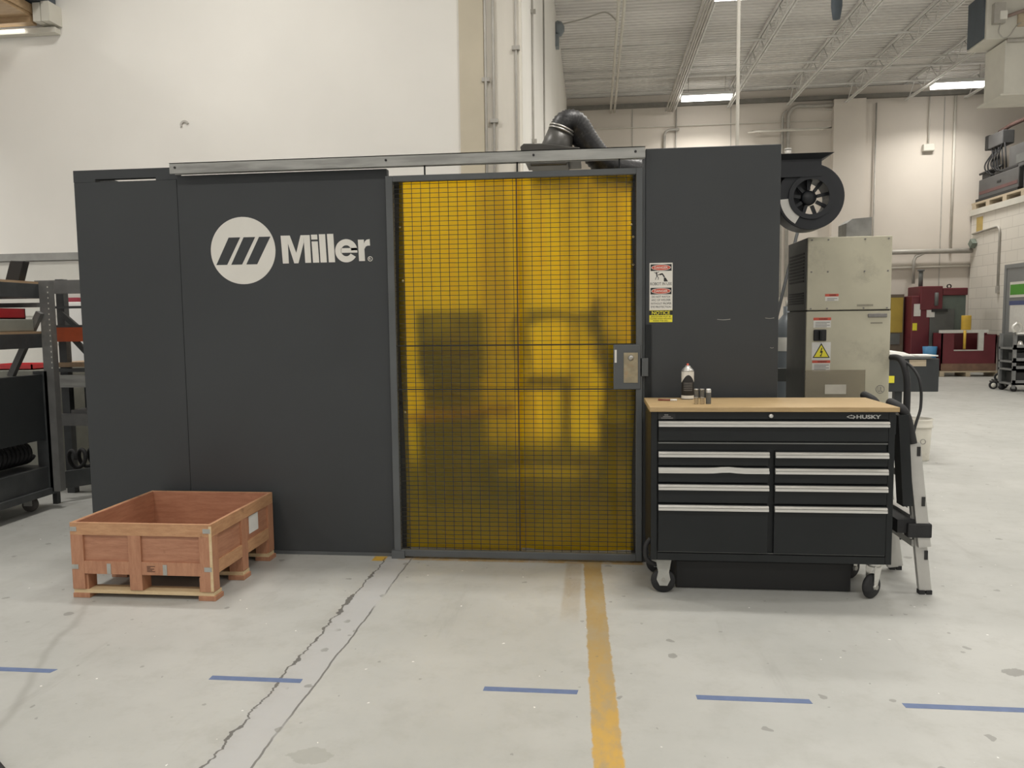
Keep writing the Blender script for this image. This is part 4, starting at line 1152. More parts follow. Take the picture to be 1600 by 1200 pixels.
hv = MB().box(1.514, RY - 0.0012, 1.150, 1.642, RY, 1.276).build('high_voltage_sticker', M_paper, rc, label='white sticker with yellow lightning triangle')
MB().prism([(1.578, 1.270), (1.520, 1.166), (1.637, 1.166)], RY - 0.0018, RY - 0.0012).build('triangle_border', M_ink, hv)
MB().prism([(1.578, 1.257), (1.530, 1.172), (1.627, 1.172)], RY - 0.0024, RY - 0.0018).build('yellow_triangle', M_yel, hv)
MB().prism([(1.580, 1.238), (1.586, 1.236), (1.579, 1.212), (1.590, 1.216), (1.579, 1.181), (1.583, 1.178), (1.570, 1.176), (1.571, 1.188), (1.575, 1.185), (1.580, 1.204), (1.569, 1.200)][::-1],
           RY - 0.0030, RY - 0.0024).build('lightning_bolt', M_ink, hv)
nb = MB().box(1.885, RY - 0.008, 1.446, 2.014, RY, 1.472).build('name_badge', M_greyink, rc, bevel=0.004)
MB().box(1.81, RY - 0.0055, 1.523, 1.918, RY - 0.004, 1.537).build('faded_print', pm('faded_grey_print', (0.30, 0.28, 0.22), 0.7), rc)
MB().box(1.905, RY - 0.001, 1.402, 1.985, RY, 1.412).build('model_print', MC['faded_grey_print'], rc)
text_obj('certification_mark', [('UL', 1.965, 0.925, 0.032, 0.036, RY - 0.001)], M_greyink, rc, bold=0.01)
MB().ring((1.981, 0.943), 0.026, 0.030, RY - 0.001, RY, 'y').build('certification_ring', M_greyink, rc)
for z in (1.41, 1.33): MB().box(1.4715, RY + 0.03, z, 1.476, RY + 0.05, z + 0.03).build('hinge', M_ink, rc)
ps = thing('plastic_sheet', (1.63, 5.45, 0), 'smoky clear plastic sheet with a pale label before the beige cabinet', 'plastic sheet')
MB().box(1.435, 5.45, 0.0, 1.83, 5.456, 1.09).build('sheet', M_acryl, ps)
MB().box(1.565, 5.447, 0.925, 1.705, 5.45, 0.990).build('label', pm('pale_grey_label', (0.50, 0.47, 0.40), 0.6), ps)

# cables beside the cabinet
tag(MB().tube(spline([(2.045, 5.66, 1.16), (2.07, 5.5, 1.16), (2.085, 5.42, 1.05), (2.085, 5.4, 0.85), (2.08, 5.4, 0.55), (2.09, 5.4, 0.022)], 10), 0.022, 12).build('thick_cable', M_blackrub, origin=(2.09, 5.4, 0)),
    'thick black cable hanging down the side of the beige cabinet', 'cable')
tag(MB().tube(spline([(2.046, 5.80, 1.17), (2.09, 5.5, 1.15), (2.115, 5.3, 1.05), (2.115, 5.25, 0.87), (2.06, 5.2, 0.72), (1.98, 5.15, 0.40), (1.96, 5.12, 0.009)], 10), 0.009, 10).build('thin_cable', M_blackrub, origin=(1.96, 5.12, 0)),
    'thin black cable looping in the air right of the beige cabinet', 'cable')

# behind the gap between booth and cabinet
gc = thing('gas_cylinder', (1.68, 7.0, 0), 'blue grey gas cylinder in the gap between booth and cabinet', 'gas cylinder')
MB().lathe([(0, 0), (0.115, 0), (0.118, 0.02), (0.118, 1.30), (0.10, 1.40), (0.05, 1.46), (0.035, 1.48), (0.035, 1.55), (0, 1.55)], (1.68, 7.0, 0)).build('cylinder_body', M_cyl, gc)
MB().lathe([(0.119, 1.16), (0.1195, 1.17), (0.1195, 1.27), (0.119, 1.28)], (1.68, 7.0, 0)).build('cylinder_label', M_paper, gc)
MB().cyl((1.68, 7, 1.50), (1.68, 7, 1.60), 0.02, 12).build('valve', M_steel, gc)
bn = thing('steel_bench', (1.7, 6.55, 0), 'dark low steel frame in front of the blue grey gas cylinder', 'frame')
for z in (0.93, 0.74, 0.62): MB().box(1.32, 6.48, z, 1.95, 6.53, z + 0.045 + (0.06 if z > 0.9 else 0)).build('cross_bar', M_dkbox, bn)
for x in (1.32, 1.91): MB().box(x, 6.48, 0, x + 0.04, 6.53, 1.035).build('upright', M_dkbox, bn)
tag(MB().tube([(1.35, 7.35, 0.02), (1.98, 7.6, 2.6)], 0.015, 8).build('steel_rod', M_dkbox, origin=(1.35, 7.35, 0)), 'thin dark rod leaning in the gap beside the cabinet', 'rod')

# ------------------------------------------------------------------ dark box on stand, pail
wb = thing('side_table', (2.9, 8.2, 0), 'dark box topped work stand behind the beige cabinet with papers on it', 'stand')
MB().box(2.45, 8.0, 0.70, 3.385, 8.5, 1.03).build('box_body', M_dkbox, wb, bevel=0.006)
MB().box(2.40, 7.98, 1.03, 3.30, 8.5, 1.05).build('top_board', M_mgrey, wb)
for x in (2.5, 2.99):
    for y in (8.05, 8.42): MB().box(x, y, 0, x + 0.07, y + 0.07, 0.70).build('leg', M_dkbox, wb)
MB().box(3.10, 7.998, 0.955, 3.26, 8.0, 1.02).build('paper_tag', M_pallet, wb)
MB().box(2.88, 7.99, 0.79, 2.96, 8.0, 0.86).build('yellow_tag', M_yel, wb)
sf = MB()
sf.hexa([(2.75, 8.02, 1.05), (3.18, 8.02, 1.05), (3.15, 8.4, 1.05), (2.75, 8.4, 1.05), (2.78, 8.06, 1.10), (3.08, 8.06, 1.09), (3.05, 8.36, 1.10), (2.78, 8.36, 1.12)])
tag(sf.build('packing_foam', M_foam, origin=(2.95, 8.2, 1.05), bevel=0.02), 'off white padded sheet lying on the dark box topped stand', 'packing foam')
tag(MB().box(3.19, 8.02, 1.0505, 3.38, 8.3, 1.062).build('white_pad', M_paper, origin=(3.2, 8.1, 1.05)), 'flat white pad at the right end of the dark stand', 'pad')
pl = thing('white_pail', (3.25, 8.1, 0), 'dirty white plastic pail on the floor right of the ladder', 'pail')
MB().lathe([(0, 0.0), (0.098, 0.0), (0.102, 0.01), (0.118, 0.37), (0.120, 0.42), (0.112, 0.42), (0.095, 0.02), (0, 0.02)], (3.25, 8.1, 0)).build('pail_body', M_pail, pl)
MB().lathe([(0.118, 0.335), (0.128, 0.335), (0.130, 0.345), (0.122, 0.36), (0.122, 0.40), (0.128, 0.415), (0.121, 0.422)], (3.25, 8.1, 0)).build('rim', M_pail, pl)
MB().lathe([(0, 0.395), (0.112, 0.395)], (3.25, 8.1, 0)).build('contents', pm('brown_sludge', (0.30, 0.20, 0.13), 0.7), pl)
MB().ring((3.25, 0.20), 0.022, 0.026, 7.987, 7.99, 'y').build('pail_print', M_greyink, pl)

# ------------------------------------------------------------------ far right: machines along the back wall
sw = thing('band_saw', (8.3, 20.1, 0), 'maroon vertical band saw with grey table at the back wall', 'band saw')
MB().box(7.75, 19.95, 0.0, 8.18, 20.7, 1.95).build('column', M_maroon, sw, bevel=0.02)
MB().box(7.93, 19.9, 1.60, 8.45, 20.7, 2.18).build('head_left', M_maroon, sw, bevel=0.02)
MB().box(8.45, 19.9, 1.95, 9.03, 20.6, 2.13).build('head_right', M_maroon, sw, bevel=0.02)
MB().box(8.45, 20.0, 0.6, 9.03, 20.6, 1.95).build('door_panel', M_mgreen, sw, bevel=0.01)
MB().box(8.18, 19.95, 0.3, 8.75, 20.6, 1.62).build('grey_panel', M_mgrey, sw)
MB().box(8.20, 19.85, 1.55, 8.55, 20.0, 1.62).build('table_edge', M_ink, sw)
MB().cyl((8.04, 20.2, 2.18), (8.04, 20.2, 2.56), 0.05, 14).cyl((8.04, 20.2, 2.56), (8.04, 20.2, 2.60), 0.08, 14).build('guide_post', M_mgrey, sw)
MB().ring((8.72, 2.18), 0.035, 0.055, 20.2, 20.23, 'y').build('lifting_eye', M_ink, sw)
MB().box(7.78, 19.93, 1.10, 7.88, 19.95, 1.28).build('control_box', M_yel, sw)
MB().box(7.80, 19.92, 1.45, 7.95, 19.95, 1.75).build('notice_sheet', M_paper, sw)
MB().box(8.10, 19.92, 1.42, 8.28, 19.95, 1.68).build('notice_sheet', M_paper, sw)
MB().tube([(8.30, 19.9, 1.70), (8.30, 19.9, 2.02)], 0.045, 12).build('blade_guide', M_mgrey, sw)
lc = thing('tool_locker', (7.5, 20.5, 0), 'tall mustard panelled locker left of the maroon band saw', 'locker')
MB().box(7.0, 20.3, 0.0, 7.70, 20.9, 2.0).build('locker_body', pm('brown_locker', (0.14, 0.11, 0.08), 0.5), lc)
for x in (7.05, 7.38): MB().box(x, 20.28, 1.05, x + 0.29, 20.3, 1.92).build('locker_door', M_mustard, lc)
MB().box(7.05, 20.25, 0.75, 7.60, 20.3, 1.02).build('drawer_front', M_mgrey, lc)
bn = thing('chip_bin', (8.9, 19.9, 0), 'maroon open fronted bin with white rim on a pallet before the saw', 'bin')
b0, b1, by0, by1 = 8.22, 9.46, 19.35, 19.85
bb = MB()
bb.box(b0, by0, 0.14, b1, by0 + 0.03, 0.62); bb.box(b0, by0, 0.62, b0 + 0.28, by0 + 0.03, 1.04); bb.box(b1 - 0.30, by0, 0.62, b1, by0 + 0.03, 0.98)
bb.box(b0, by0, 0.14, b0 + 0.03, by1, 1.04); bb.box(b1 - 0.03, by0, 0.14, b1, by1, 1.0); bb.box(b0, by1 - 0.03, 0.14, b1, by1, 1.04); bb.box(b0, by0, 0.14, b1, by1, 0.18)
bb.build('bin_shell', M_maroon, bn)
MB().box(b0, by0 - 0.006, 0.14, b1, by0, 0.31).build('brown_skirt', pm('brown_rusty_band', (0.20, 0.12, 0.08), 0.7, var=0.2), bn)
MB().box(b0 - 0.02, by0 - 0.02, 1.04, b1 - 0.2, by0 + 0.12, 1.11).box(b1 - 0.42, by0 - 0.02, 0.62, b1 - 0.30, by0 + 0.03, 1.04).build('white_rim', M_foam, bn)
MB().box(b0 + 0.28, by0 - 0.01, 0.615, b1 - 0.3, by0 + 0.04, 0.64).build('opening_lip', M_foam, bn)
pt = thing('machine_pallet', (8.84, 19.6, 0), 'low brown pallet under the maroon bin', 'pallet')
MB().box(8.19, 19.32, 0.10, 9.55, 19.9, 0.135).build('deck', M_pallet, pt)
for x in (8.19, 8.78, 9.45): MB().box(x, 19.32, 0.0, x + 0.10, 19.9, 0.10).build('stringer', M_pallet, pt)
yp = thing('yellow_canister', (8.80, 19.45, 1.11), 'yellow canister standing on the white rim of the maroon bin', 'canister')
MB().lathe([(0, 0), (0.10, 0), (0.105, 0.01), (0.105, 0.33), (0.10, 0.345), (0, 0.345)], (8.80, 19.44, 1.11)).build('canister_body', M_ypost, yp)
MB().cyl((8.72, 19.31, 0.66), (8.72, 19.31, 1.10), 0.03, 10).build('spout', M_ypost, yp)
tag(MB().lathe([(0, 0.0), (0.11, 0.0), (0.13, 0.16), (0.12, 0.16), (0.10, 0.01), (0, 0.01)], (8.85, 19.6, 0.18)).build('yellow_tub', M_ypost, origin=(8.85, 19.6, 0.18)), 'small yellow tub inside the maroon bin', 'tub')
tag(MB().lathe([(0, 0.0), (0.13, 0.0), (0.16, 0.42), (0.15, 0.42), (0.12, 0.01), (0, 0.01)], (8.02, 19.5, 0.30)).box(7.86, 19.35, 0.0, 8.18, 19.65, 0.30).build('blue_bucket', M_blue, origin=(8.02, 19.5, 0)),
    'blue bucket between the band saw and the maroon bin', 'bucket')
tag(MB().hexa([(9.48, 19.20, 0.0), (9.62, 19.20, 0), (9.62, 19.26, 0), (9.48, 19.26, 0), (9.50, 19.40, 0.98), (9.64, 19.40, 0.98), (9.64, 19.46, 0.98), (9.50, 19.46, 0.98)]).build('leaning_panel', pm('brown_board', (0.14, 0.09, 0.08), 0.6), origin=(9.55, 19.4, 0)),
    'dark brown board leaning against the office wall beside the maroon bin', 'board')
# office wall fittings
pipe('office_conduit', [(9.72, 21.3, 3.55), (9.72, 20.25, 3.60)] + arc((20.10, 3.45), 0.15, 90, 180, 6, 'yz', 9.72)[0:7] + [(9.72, 19.95, 2.15)], 0.025, M_conduit, 'grey conduit bending down the office block wall', origin=(9.72, 19.95, 2.15))
tag(MB().box(9.69, 19.90, 1.98, 9.75, 20.0, 2.15).build('outlet_box', M_conduit, origin=(9.75, 19.95, 2.0), bevel=0.01), 'small grey box at the end of the office wall conduit', 'outlet box')
tag(MB().box(9.735, 20.85, 3.55, 9.75, 21.15, 3.95).build('wall_notice', pm('ochre_notice', (0.52, 0.38, 0.12), 0.6), origin=(9.75, 21.0, 3.5)), 'small ochre notice high on the office wall corner', 'notice')
tag(MB().prism([(21.2, 3.42), (21.32, 3.30), (21.2, 3.18), (21.08, 3.30)], 9.62, 9.74, 'x').build('corner_bracket', pm('green_grey_bracket', (0.2, 0.24, 0.2), 0.5), origin=(9.7, 21.2, 3.2)), 'green grey diamond bracket at the office wall corner', 'bracket')
sg = thing('green_sign', (9.71, 19.0, 1.98), 'green and white sign on the grey office door', 'sign')
MB().box(9.705, 18.3, 1.86, 9.715, 19.35, 2.22).build('sign_board', M_white, sg)
MB().box(9.703, 18.3, 1.92, 9.705, 19.33, 2.16).build('green_field', M_green, sg)
nt_ = thing('white_notice', (9.71, 19.0, 1.2), 'white notice with blue header on the grey office door', 'notice')
MB().box(9.705, 18.3, 1.05, 9.715, 19.32, 1.72).build('sheet', M_paper, nt_)
MB().box(9.703, 18.3, 1.68, 9.706, 19.35, 1.78).build('blue_header', pm('blue_header', (0.10, 0.12, 0.25), 0.5), nt_)

# welding machine on the office roof
pt = thing('roof_pallet', (10.3, 20.0, 4.17), 'pale wooden pallet on the office roof edge', 'pallet')
MB().box(9.72, 18.8, 4.29, 10.9, 21.42, 4.34).build('deck', M_pallet, pt)
for y in (18.9, 19.7, 20.5, 21.2): MB().box(9.72, y, 4.17, 10.9, y + 0.18, 4.29).build('stringer', M_pallet, pt)
wm = thing('welding_machine', (10.1, 20.3, 4.34), 'dark grey welding machine with red stripe on the office roof pallet', 'welding machine')
MB().box(9.80, 19.35, 4.40, 10.5, 21.25, 4.90).build('case', M_welder, wm, bevel=0.02)
MB().box(9.76, 19.30, 4.34, 10.54, 21.30, 4.42).build('skid', M_ink, wm)
MB().box(9.795, 19.4, 4.52, 9.80, 21.2, 4.60).build('stripe', M_wred, wm)
MB().box(9.79, 20.15, 4.68, 9.80, 20.32, 4.73).build('grip', M_ink, wm)
MB().box(9.85, 20.75, 4.90, 10.3, 21.2, 5.06).build('top_box', M_ink, wm, bevel=0.02)
MB().box(9.85, 19.5, 4.90, 10.4, 20.6, 5.00).build('top_cover', M_ink, wm, bevel=0.03)
MB().cyl((9.85, 20.2, 5.08), (9.85, 21.3, 5.06), 0.03, 10).build('torch_neck', M_ink, wm)
w2 = thing('roof_cabinet', (10.2, 19.0, 4.34), 'dark upright cabinet on the office roof cut by the frame edge', 'cabinet')
MB().box(9.86, 18.82, 4.34, 10.7, 19.28, 4.9).build('lower_case', M_welder, w2, bevel=0.02)
MB().box(9.86, 18.82, 4.9, 10.7, 19.95, 5.45).build('upper_case', M_welder, w2, bevel=0.02)
MB().box(9.85, 19.0, 5.0, 9.86, 19.6, 5.2).build('front_panel', M_mgrey, w2)
wf = thing('wire_feeder', (10.0, 20.6, 5.6), 'dark wire feeder box hanging from a boom with looped cables', 'wire feeder')
MB().box(9.82, 20.20, 5.60, 10.10, 20.88, 5.93).build('feeder_case', M_welder, wf, bevel=0.02)
MB().box(9.82, 20.89, 5.60, 10.06, 21.06, 5.96).build('end_cap', M_ink, wf, bevel=0.02)
MB().tube([(10.0, 20.7, 5.98), (10.05, 20.3, 6.05), (10.6, 18.7, 6.25), (11.5, 16.5, 6.5)], 0.05, 12).build('boom', pm('brown_boom', (0.12, 0.07, 0.06), 0.5), wf)
MB().cyl((11.5, 16.5, 4.17), (11.5, 16.5, 6.55), 0.06, 12).build('boom_mast', M_mgrey, wf)
for k in range(5):
    y = 20.25 + k * 0.15
    MB().tube(spline([(9.85 + 0.04 * k, y, 5.62), (9.80, y + 0.10, 5.25), (9.83, y + 0.05, 4.98 + 0.05 * (k % 3)), (9.88, y - 0.14, 4.98), (9.84, y - 0.20, 5.25), (9.88, y - 0.05, 5.62)], 8), 0.017, 8).build('cable_loop', M_blackrub, wf)

# heating unit under the roof
hv = thing('heating_unit', (7.9, 15.6, 5.39), 'white two box heating unit hung under the roof, dark louvre on its side', 'heating unit')
MB().box(6.95, 15.0, 6.36, 9.2, 15.72, 7.25).build('upper_box', M_hvac, hv, bevel=0.01)
MB().box(6.925, 15.06, 6.40, 6.95, 15.66, 7.2).build('louvre', M_louver, hv, label='dark slate louvre')
MB().box(7.27, 14.98, 5.40, 9.2, 15.70, 6.33).build('lower_box', M_hvac, hv, bevel=0.01)
MB().box(7.22, 14.98, 5.37, 9.2, 15.85, 5.40).build('tray', M_hvac, hv)
MB().tube([(7.28, 14.93, 6.30), (9.2, 14.93, 6.32)], 0.03, 10).build('gas_pipe', M_conduit, hv)
MB().box(7.03, 14.9, 6.60, 7.22, 15.0, 6.95).build('control_box', M_conduit, hv)
MB().box(7.12, 14.88, 6.66, 7.24, 14.9, 6.80).build('control_label', M_white, hv)
MB().tube(spline([(7.15, 14.93, 6.6), (7.12, 14.92, 6.45), (7.2, 14.92, 6.35), (7.3, 14.92, 6.38), (7.42, 14.93, 6.55), (7.5, 14.95, 6.6)]), 0.01, 6).build('control_wire', M_conduit, hv)
MB().tube([(7.25, 14.95, 6.72), (7.6, 14.92, 6.82), (9.0, 14.9, 6.95)], 0.03, 8).build('flue_pipe', pm('rust_grey_pipe', (0.30, 0.22, 0.19), 0.6), hv)
MB().box(7.46, 14.97, 6.55, 7.62, 15.0, 6.82).build('tan_plate', M_pallet, hv)
for x in (7.1, 9.0): MB().tube([(x, 15.4, 7.25), (x, 15.4, 7.45)], 0.012, 6).build('hanger_rod', M_steel, hv)
pipe('heater_drain', [(8.9, 17.6, 4.2), (8.0, 17.6, 7.4)], 0.03, M_wcond, 'slanted white pipe behind the heating unit', 'pipe', origin=(8.9, 17.6, 4.2)) if False else None

# tool cart at the frame edge and hand truck
tc = thing('tool_cart', (8.2, 15.7, 0), 'grey four shelf tool cart crowded with tools before the office wall', 'tool cart')
TX0, TX1, TY0, TY1 = 7.72, 8.75, 15.4, 15.95
for z in (0.13, 0.40, 0.55, 0.80): MB().box(TX0, TY0, z, TX1, TY1, z + 0.035).box(TX0, TY0, z, TX1, TY0 + 0.02, z + 0.09).build('shelf', pm('cart_grey_steel', (0.20, 0.205, 0.205), 0.45, 0.2), tc)
for x in (TX0, TX1 - 0.05):
    for y in (TY0, TY1 - 0.05): MB().box(x, y, 0.06, x + 0.05, y + 0.05, 1.1).build('post', MC['cart_grey_steel'], tc)
MB().tube([(TX0 + 0.02, TY0 - 0.02, 1.10), (TX1, TY0 - 0.02, 1.12)], 0.02, 8).build('handle', M_chrome, tc)
MB().box(TX0 + 0.03, TY1 - 0.02, 0.10, TX1, TY1, 1.08).build('back_sheet', M_mgrey, tc)
for x in (TX0 + 0.05, TX1 - 0.08):
    for y in (TY0 + 0.06, TY1 - 0.06): MB().lathe([(0, -0.02), (0.055, -0.02), (0.055, 0.02), (0, 0.02)], (x, y, 0.055), 'y', 16).build('caster', M_blackrub, tc)
for nm, bx_, m_, lb_ in (('tool_case', (7.98, 15.5, 0.836, 8.5, 15.8, 1.06), M_ink, 'dark case on the upper shelf of the tool cart'),
                         ('parts_box', (7.80, 15.48, 0.586, 8.05, 15.75, 0.74), M_dkbox, 'small dark box at the left of the second tool cart shelf'),
                         ('parts_box', (8.15, 15.48, 0.586, 8.6, 15.75, 0.76), M_ink, 'wider black box at the right of the second tool cart shelf'),
                         ('storage_bin', (7.82, 15.46, 0.166, 8.5, 15.85, 0.37), M_ink, 'large black bin on the bottom tool cart shelf')):
    tag(MB().box(*bx_).build(nm, m_, origin=((bx_[0] + bx_[3]) / 2, bx_[1], bx_[2]), bevel=0.01), lb_, 'box')
tag(MB().lathe([(0, 0), (0.05, 0), (0.055, 0.05), (0.03, 0.12), (0, 0.125)], (7.88, 15.50, 0.836)).build('silver_canister', M_chrome, origin=(7.88, 15.50, 0.836)), 'small bright canister on the upper tool cart shelf', 'canister')
tag(MB().tube(spline([(7.70, 15.36, 1.13), (7.66, 15.36, 1.22), (7.74, 15.36, 1.30), (7.82, 15.38, 1.22), (7.80, 15.40, 1.13)]), 0.03, 10).build('clamp_light', M_chrome, origin=(7.74, 15.38, 1.1)), 'shiny bent clamp on the tool cart corner', 'clamp')
for o in list(COL.objects):
    if o.parent is None and o.name.split('.')[0] in ('tool_cart', 'tool_case', 'parts_box', 'storage_bin', 'silver_canister', 'clamp_light'): o.location.x += 0.12
ht = thing('stair_hand_truck', (7.85, 16.2, 0), 'black stair climbing hand truck with three spoked wheels by the tool cart', 'hand truck')
def tri(cx_, cz_, y, n0):
    MB().cyl((cx_, y, cz_), (cx_, y + 0.3, cz_), 0.015, 10).build('axle', M_ink, ht)
    for k in range(3):
        t = math.radians(90 + 120 * k + n0)
        wx, wz = cx_ + 0.105 * math.cos(t), cz_ + 0.105 * math.sin(t)
        MB().bar((cx_, y, cz_), (wx, y, wz), 0.02, 0.03, up=(0, 1, 0)).build('spider_arm', M_ink, ht)
        w_ = MB().ring((wx, wz), 0.045, 0.078, y - 0.03, y + 0.0, 'y', seg=24).build('wheel', M_blackrub, ht)
        MB().lathe([(0, -0.035), (0.047, -0.032), (0.047, 0)], (wx, y, wz), 'y', 20).build('wheel_hub', M_hvac, w_)
tri(7.88, 0.132, 16.02, 0)
tri(8.10, 0.132, 16.40, 0)
MB().bar((7.88, 16.15, 0.132), (8.12, 16.55, 0.132), 0.03, 0.03).bar((8.10, 16.45, 0.12), (8.2, 16.7, 1.0), 0.03, 0.03).build('frame_tube', M_ink, ht)

# ------------------------------------------------------------------ shelves on the left
r1 = thing('storage_rack', (-4.6, 5.3, 0), 'dark mobile steel rack with coiled hose shelf left of the booth', 'storage rack')
for x in (-5.4, -4.315):
    for y in (4.35, 5.60):
        MB().box(x, y, 0.14, x + 0.085, y + 0.06, 1.80).build('post', M_rackg if x > -5 else M_rack, r1)
hl = MB()
for k in range(16):
    z = 1.12 + k * 0.042
    hl.box(-4.245, 5.5985, z, -4.237, 5.600, z + 0.012)
hl.build('punched_hole', M_hvac, r1)
for z in (1.70, 1.315):
    MB().box(-5.40, 4.35, z - 0.03, -4.315, 5.66, z + 0.08).build('shelf_frame', M_rack, r1)
    MB().box(-5.39, 4.36, z + 0.08, -4.32, 5.65, z + 0.098).build('shelf_board', M_shelfwood, r1)
MB().box(-5.3, 5.57, 1.60, -4.31, 5.6, 1.635).build('tie_bar', M_rackg, r1)
MB().bar((-4.30, 5.58, 1.56), (-4.58, 5.58, 1.06), 0.04, 0.045).build('brace', M_rackg, r1)
MB().box(-4.40, 4.2, 0.56, -4.33, 5.62, 1.075).build('side_sheet', M_dkbox, r1)
MB().box(-5.4, 4.35, 0.15, -4.33, 5.66, 0.34).build('bottom_tray', M_rack, r1)
MB().box(-4.42, 4.3, 0.12, -4.30, 5.70, 0.17).build('base_rail', M_rack, r1)
MB().box(-4.41, 5.60, 0.13, -4.29, 5.68, 1.1).build('gusset_post', M_rack, r1)
for (x, y) in ((-4.42, 5.50), (-5.2, 5.50), (-4.42, 4.45), (-5.2, 4.45)):
    c = MB().box(x - 0.04, y - 0.03, 0.115, x + 0.04, y + 0.03, 0.14).box(x - 0.035, y - 0.03, 0.05, x + 0.035, y - 0.025, 0.12).build('caster', M_caster, r1)
    MB().lathe([(0, -0.022), (0.055, -0.022), (0.06, -0.01), (0.06, 0.01), (0.055, 0.022), (0, 0.022)], (x, y, 0.060), 'y', 24).build('wheel', pm('dirty_wheel', (0.12, 0.11, 0.10), 0.7), c)
# coiled hose on the bottom tray
pts = []
for k in range(0, 24 * 22):
    t = 2 * math.pi * k / 22
    pts.append((-4.55 + 0.11 * math.cos(t), 4.55 + 1.05 * k / (24 * 22), 0.455 + 0.085 * math.sin(t)))
tag(MB().tube(pts, 0.018, 8).build('coiled_hose', M_blackrub, origin=(-4.55, 5.1, 0.34)), 'black coiled hose lying on the bottom tray of the dark rack', 'hose')
tag(MB().hexa([(-4.50, 5.48, 1.798), (-4.385, 5.48, 1.798), (-4.385, 5.55, 1.798), (-4.50, 5.55, 1.798),
               (-4.445, 5.48, 1.955), (-4.335, 5.48, 1.95), (-4.335, 5.55, 1.95), (-4.445, 5.55, 1.955)]).build('black_box', M_ink, origin=(-4.44, 5.5, 1.8), bevel=0.006), 'slanted black panel standing on the top shelf of the dark rack', 'panel')
def bin_(x0, y0, z0, x1, y1, z1, m_, nm, lb, cat='bin'):
    b_ = MB()
    b_.box(x0, y0, z0, x1, y1, z0 + 0.01); b_.box(x0, y0, z0, x1, y0 + 0.01, z1); b_.box(x0, y1 - 0.01, z0, x1, y1, z1); b_.box(x0, y0, z0, x0 + 0.01, y1, z1); b_.box(x1 - 0.01, y0, z0, x1, y1, z1)
    return tag(b_.build(nm, m_, origin=((x0 + x1) / 2, (y0 + y1) / 2, z0)), lb, cat)
bin_(-5.2, 5.25, 1.5095, -4.40, 5.55, 1.59, M_binred, 'red_bin', 'red plastic tray raised above the middle shelf of the dark rack')
tag(MB().box(-5.2, 5.2, 1.413, -4.34, 5.56, 1.509).build('grey_case', pm('grey_green_case', (0.26, 0.26, 0.22), 0.6), origin=(-4.8, 5.4, 1.413), bevel=0.01), 'grey case under the red tray on the dark rack', 'case')
# rack behind, reaching behind the booth edge
r2 = thing('pallet_rack', (-4.1, 6.1, 0), 'grey pallet rack with orange beam between the dark rack and the booth', 'storage rack')
for x, y in ((-4.585, 6.15), (-3.42, 6.15), (-4.585, 7.0), (-3.42, 7.0)): MB().box(x, y, 0, x + 0.07, y + 0.06, 1.85).build('post', M_rack, r2)
def slab(z0, z1, m_, nm, x0=-4.62, x1=-3.30, y0=6.08, y1=6.14): MB().box(x0, y0, z0, x1, y1, z1).build(nm, m_, r2)
slab(1.72, 1.83, M_rackg, 'top_beam', -4.62, y0=5.95, y1=6.01)
slab(1.60, 1.62, M_rack, 'tie_bar', -4.55)
slab(1.32, 1.44, M_orange, 'orange_beam', -4.66)
slab(1.44, 1.46, M_rack, 'shelf_lip', -4.55)
MB().box(-4.6, 6.14, 1.10, -3.30, 7.05, 1.14).build('shelf_board', M_shelfwood, r2)
MB().box(-4.6, 6.10, 1.06, -3.30, 6.16, 1.09).build('shelf_edge', M_rack, r2)
slab(0.93, 1.035, M_galv, 'grey_beam', -4.62)
slab(0.60, 0.70, M_rackg, 'lower_beam', -4.62)
MB().box(-4.5, 6.14, 0.70, -3.30, 7.05, 0.73).build('lower_board', M_rackg, r2)
MB().bar((-4.52, 6.12, 1.56), (-4.36, 6.12, 1.42), 0.03, 0.04).bar((-4.42, 6.12, 1.34), (-4.25, 6.12, 1.16), 0.03, 0.04).build('brace', M_rack, r2)
MB().hexa([(-4.42, 5.75, 0.12), (-4.40, 5.72, 0.12), (-3.50, 6.9, 0.12), (-3.52, 6.93, 0.12), (-4.42, 5.75, 0.26), (-4.40, 5.72, 0.26), (-3.50, 6.9, 0.26), (-3.52, 6.93, 0.26)]).build('tray_rail', M_rack, r2)
MB().hexa([(-4.42, 5.75, 0.0), (-4.38, 5.75, 0.0), (-4.38, 5.79, 0.0), (-4.42, 5.79, 0.0), (-4.42, 5.75, 0.12), (-4.38, 5.75, 0.12), (-4.38, 5.79, 0.12), (-4.42, 5.79, 0.12)]).build('tray_foot', M_rack, r2)
pts = []
for k in range(0, 16 * 20):
    t = 2 * math.pi * k / 20
    u = k / (16 * 20)
    pts.append((-4.36 + 0.75 * u + 0.05 * math.cos(t), 5.90 + 0.95 * u, 0.34 + 0.075 * math.sin(t)))
tag(MB().tube(pts, 0.016, 8).build('coiled_hose', M_blackrub, origin=(-4.0, 6.3, 0.26)), 'black coiled hose on the low rail beside the booth edge', 'hose')
tag(MB().box(-4.48, 6.3, 0.73, -3.45, 6.9, 0.915).build('dark_crate', M_dkbox, origin=(-3.8, 6.7, 0.73)), 'dark case low on the grey pallet rack', 'case')
tag(MB().box(-5.7, 6.4, 0.0, -4.98, 7.1, 1.06).build('grey_drum', pm('grey_olive_drum', (0.20, 0.20, 0.17), 0.6), origin=(-5.3, 6.7, 0), bevel=0.01), 'grey olive cabinet behind the dark rack', 'cabinet')
bin_(-5.5, 6.42, 1.0605, -5.06, 6.75, 1.11, M_binred, 'red_bin', 'red tray on the grey olive cabinet behind the dark rack')
fg = thing('white_freezer', (-5.1, 7.55, 0), 'white appliance with long handle behind the pallet rack', 'appliance')
MB().box(-5.55, 7.45, 0.0, -4.75, 7.93, 1.70).build('appliance_body', pm('white_enamel', (0.74, 0.74, 0.72), 0.35, var=0.02), fg, bevel=0.01)
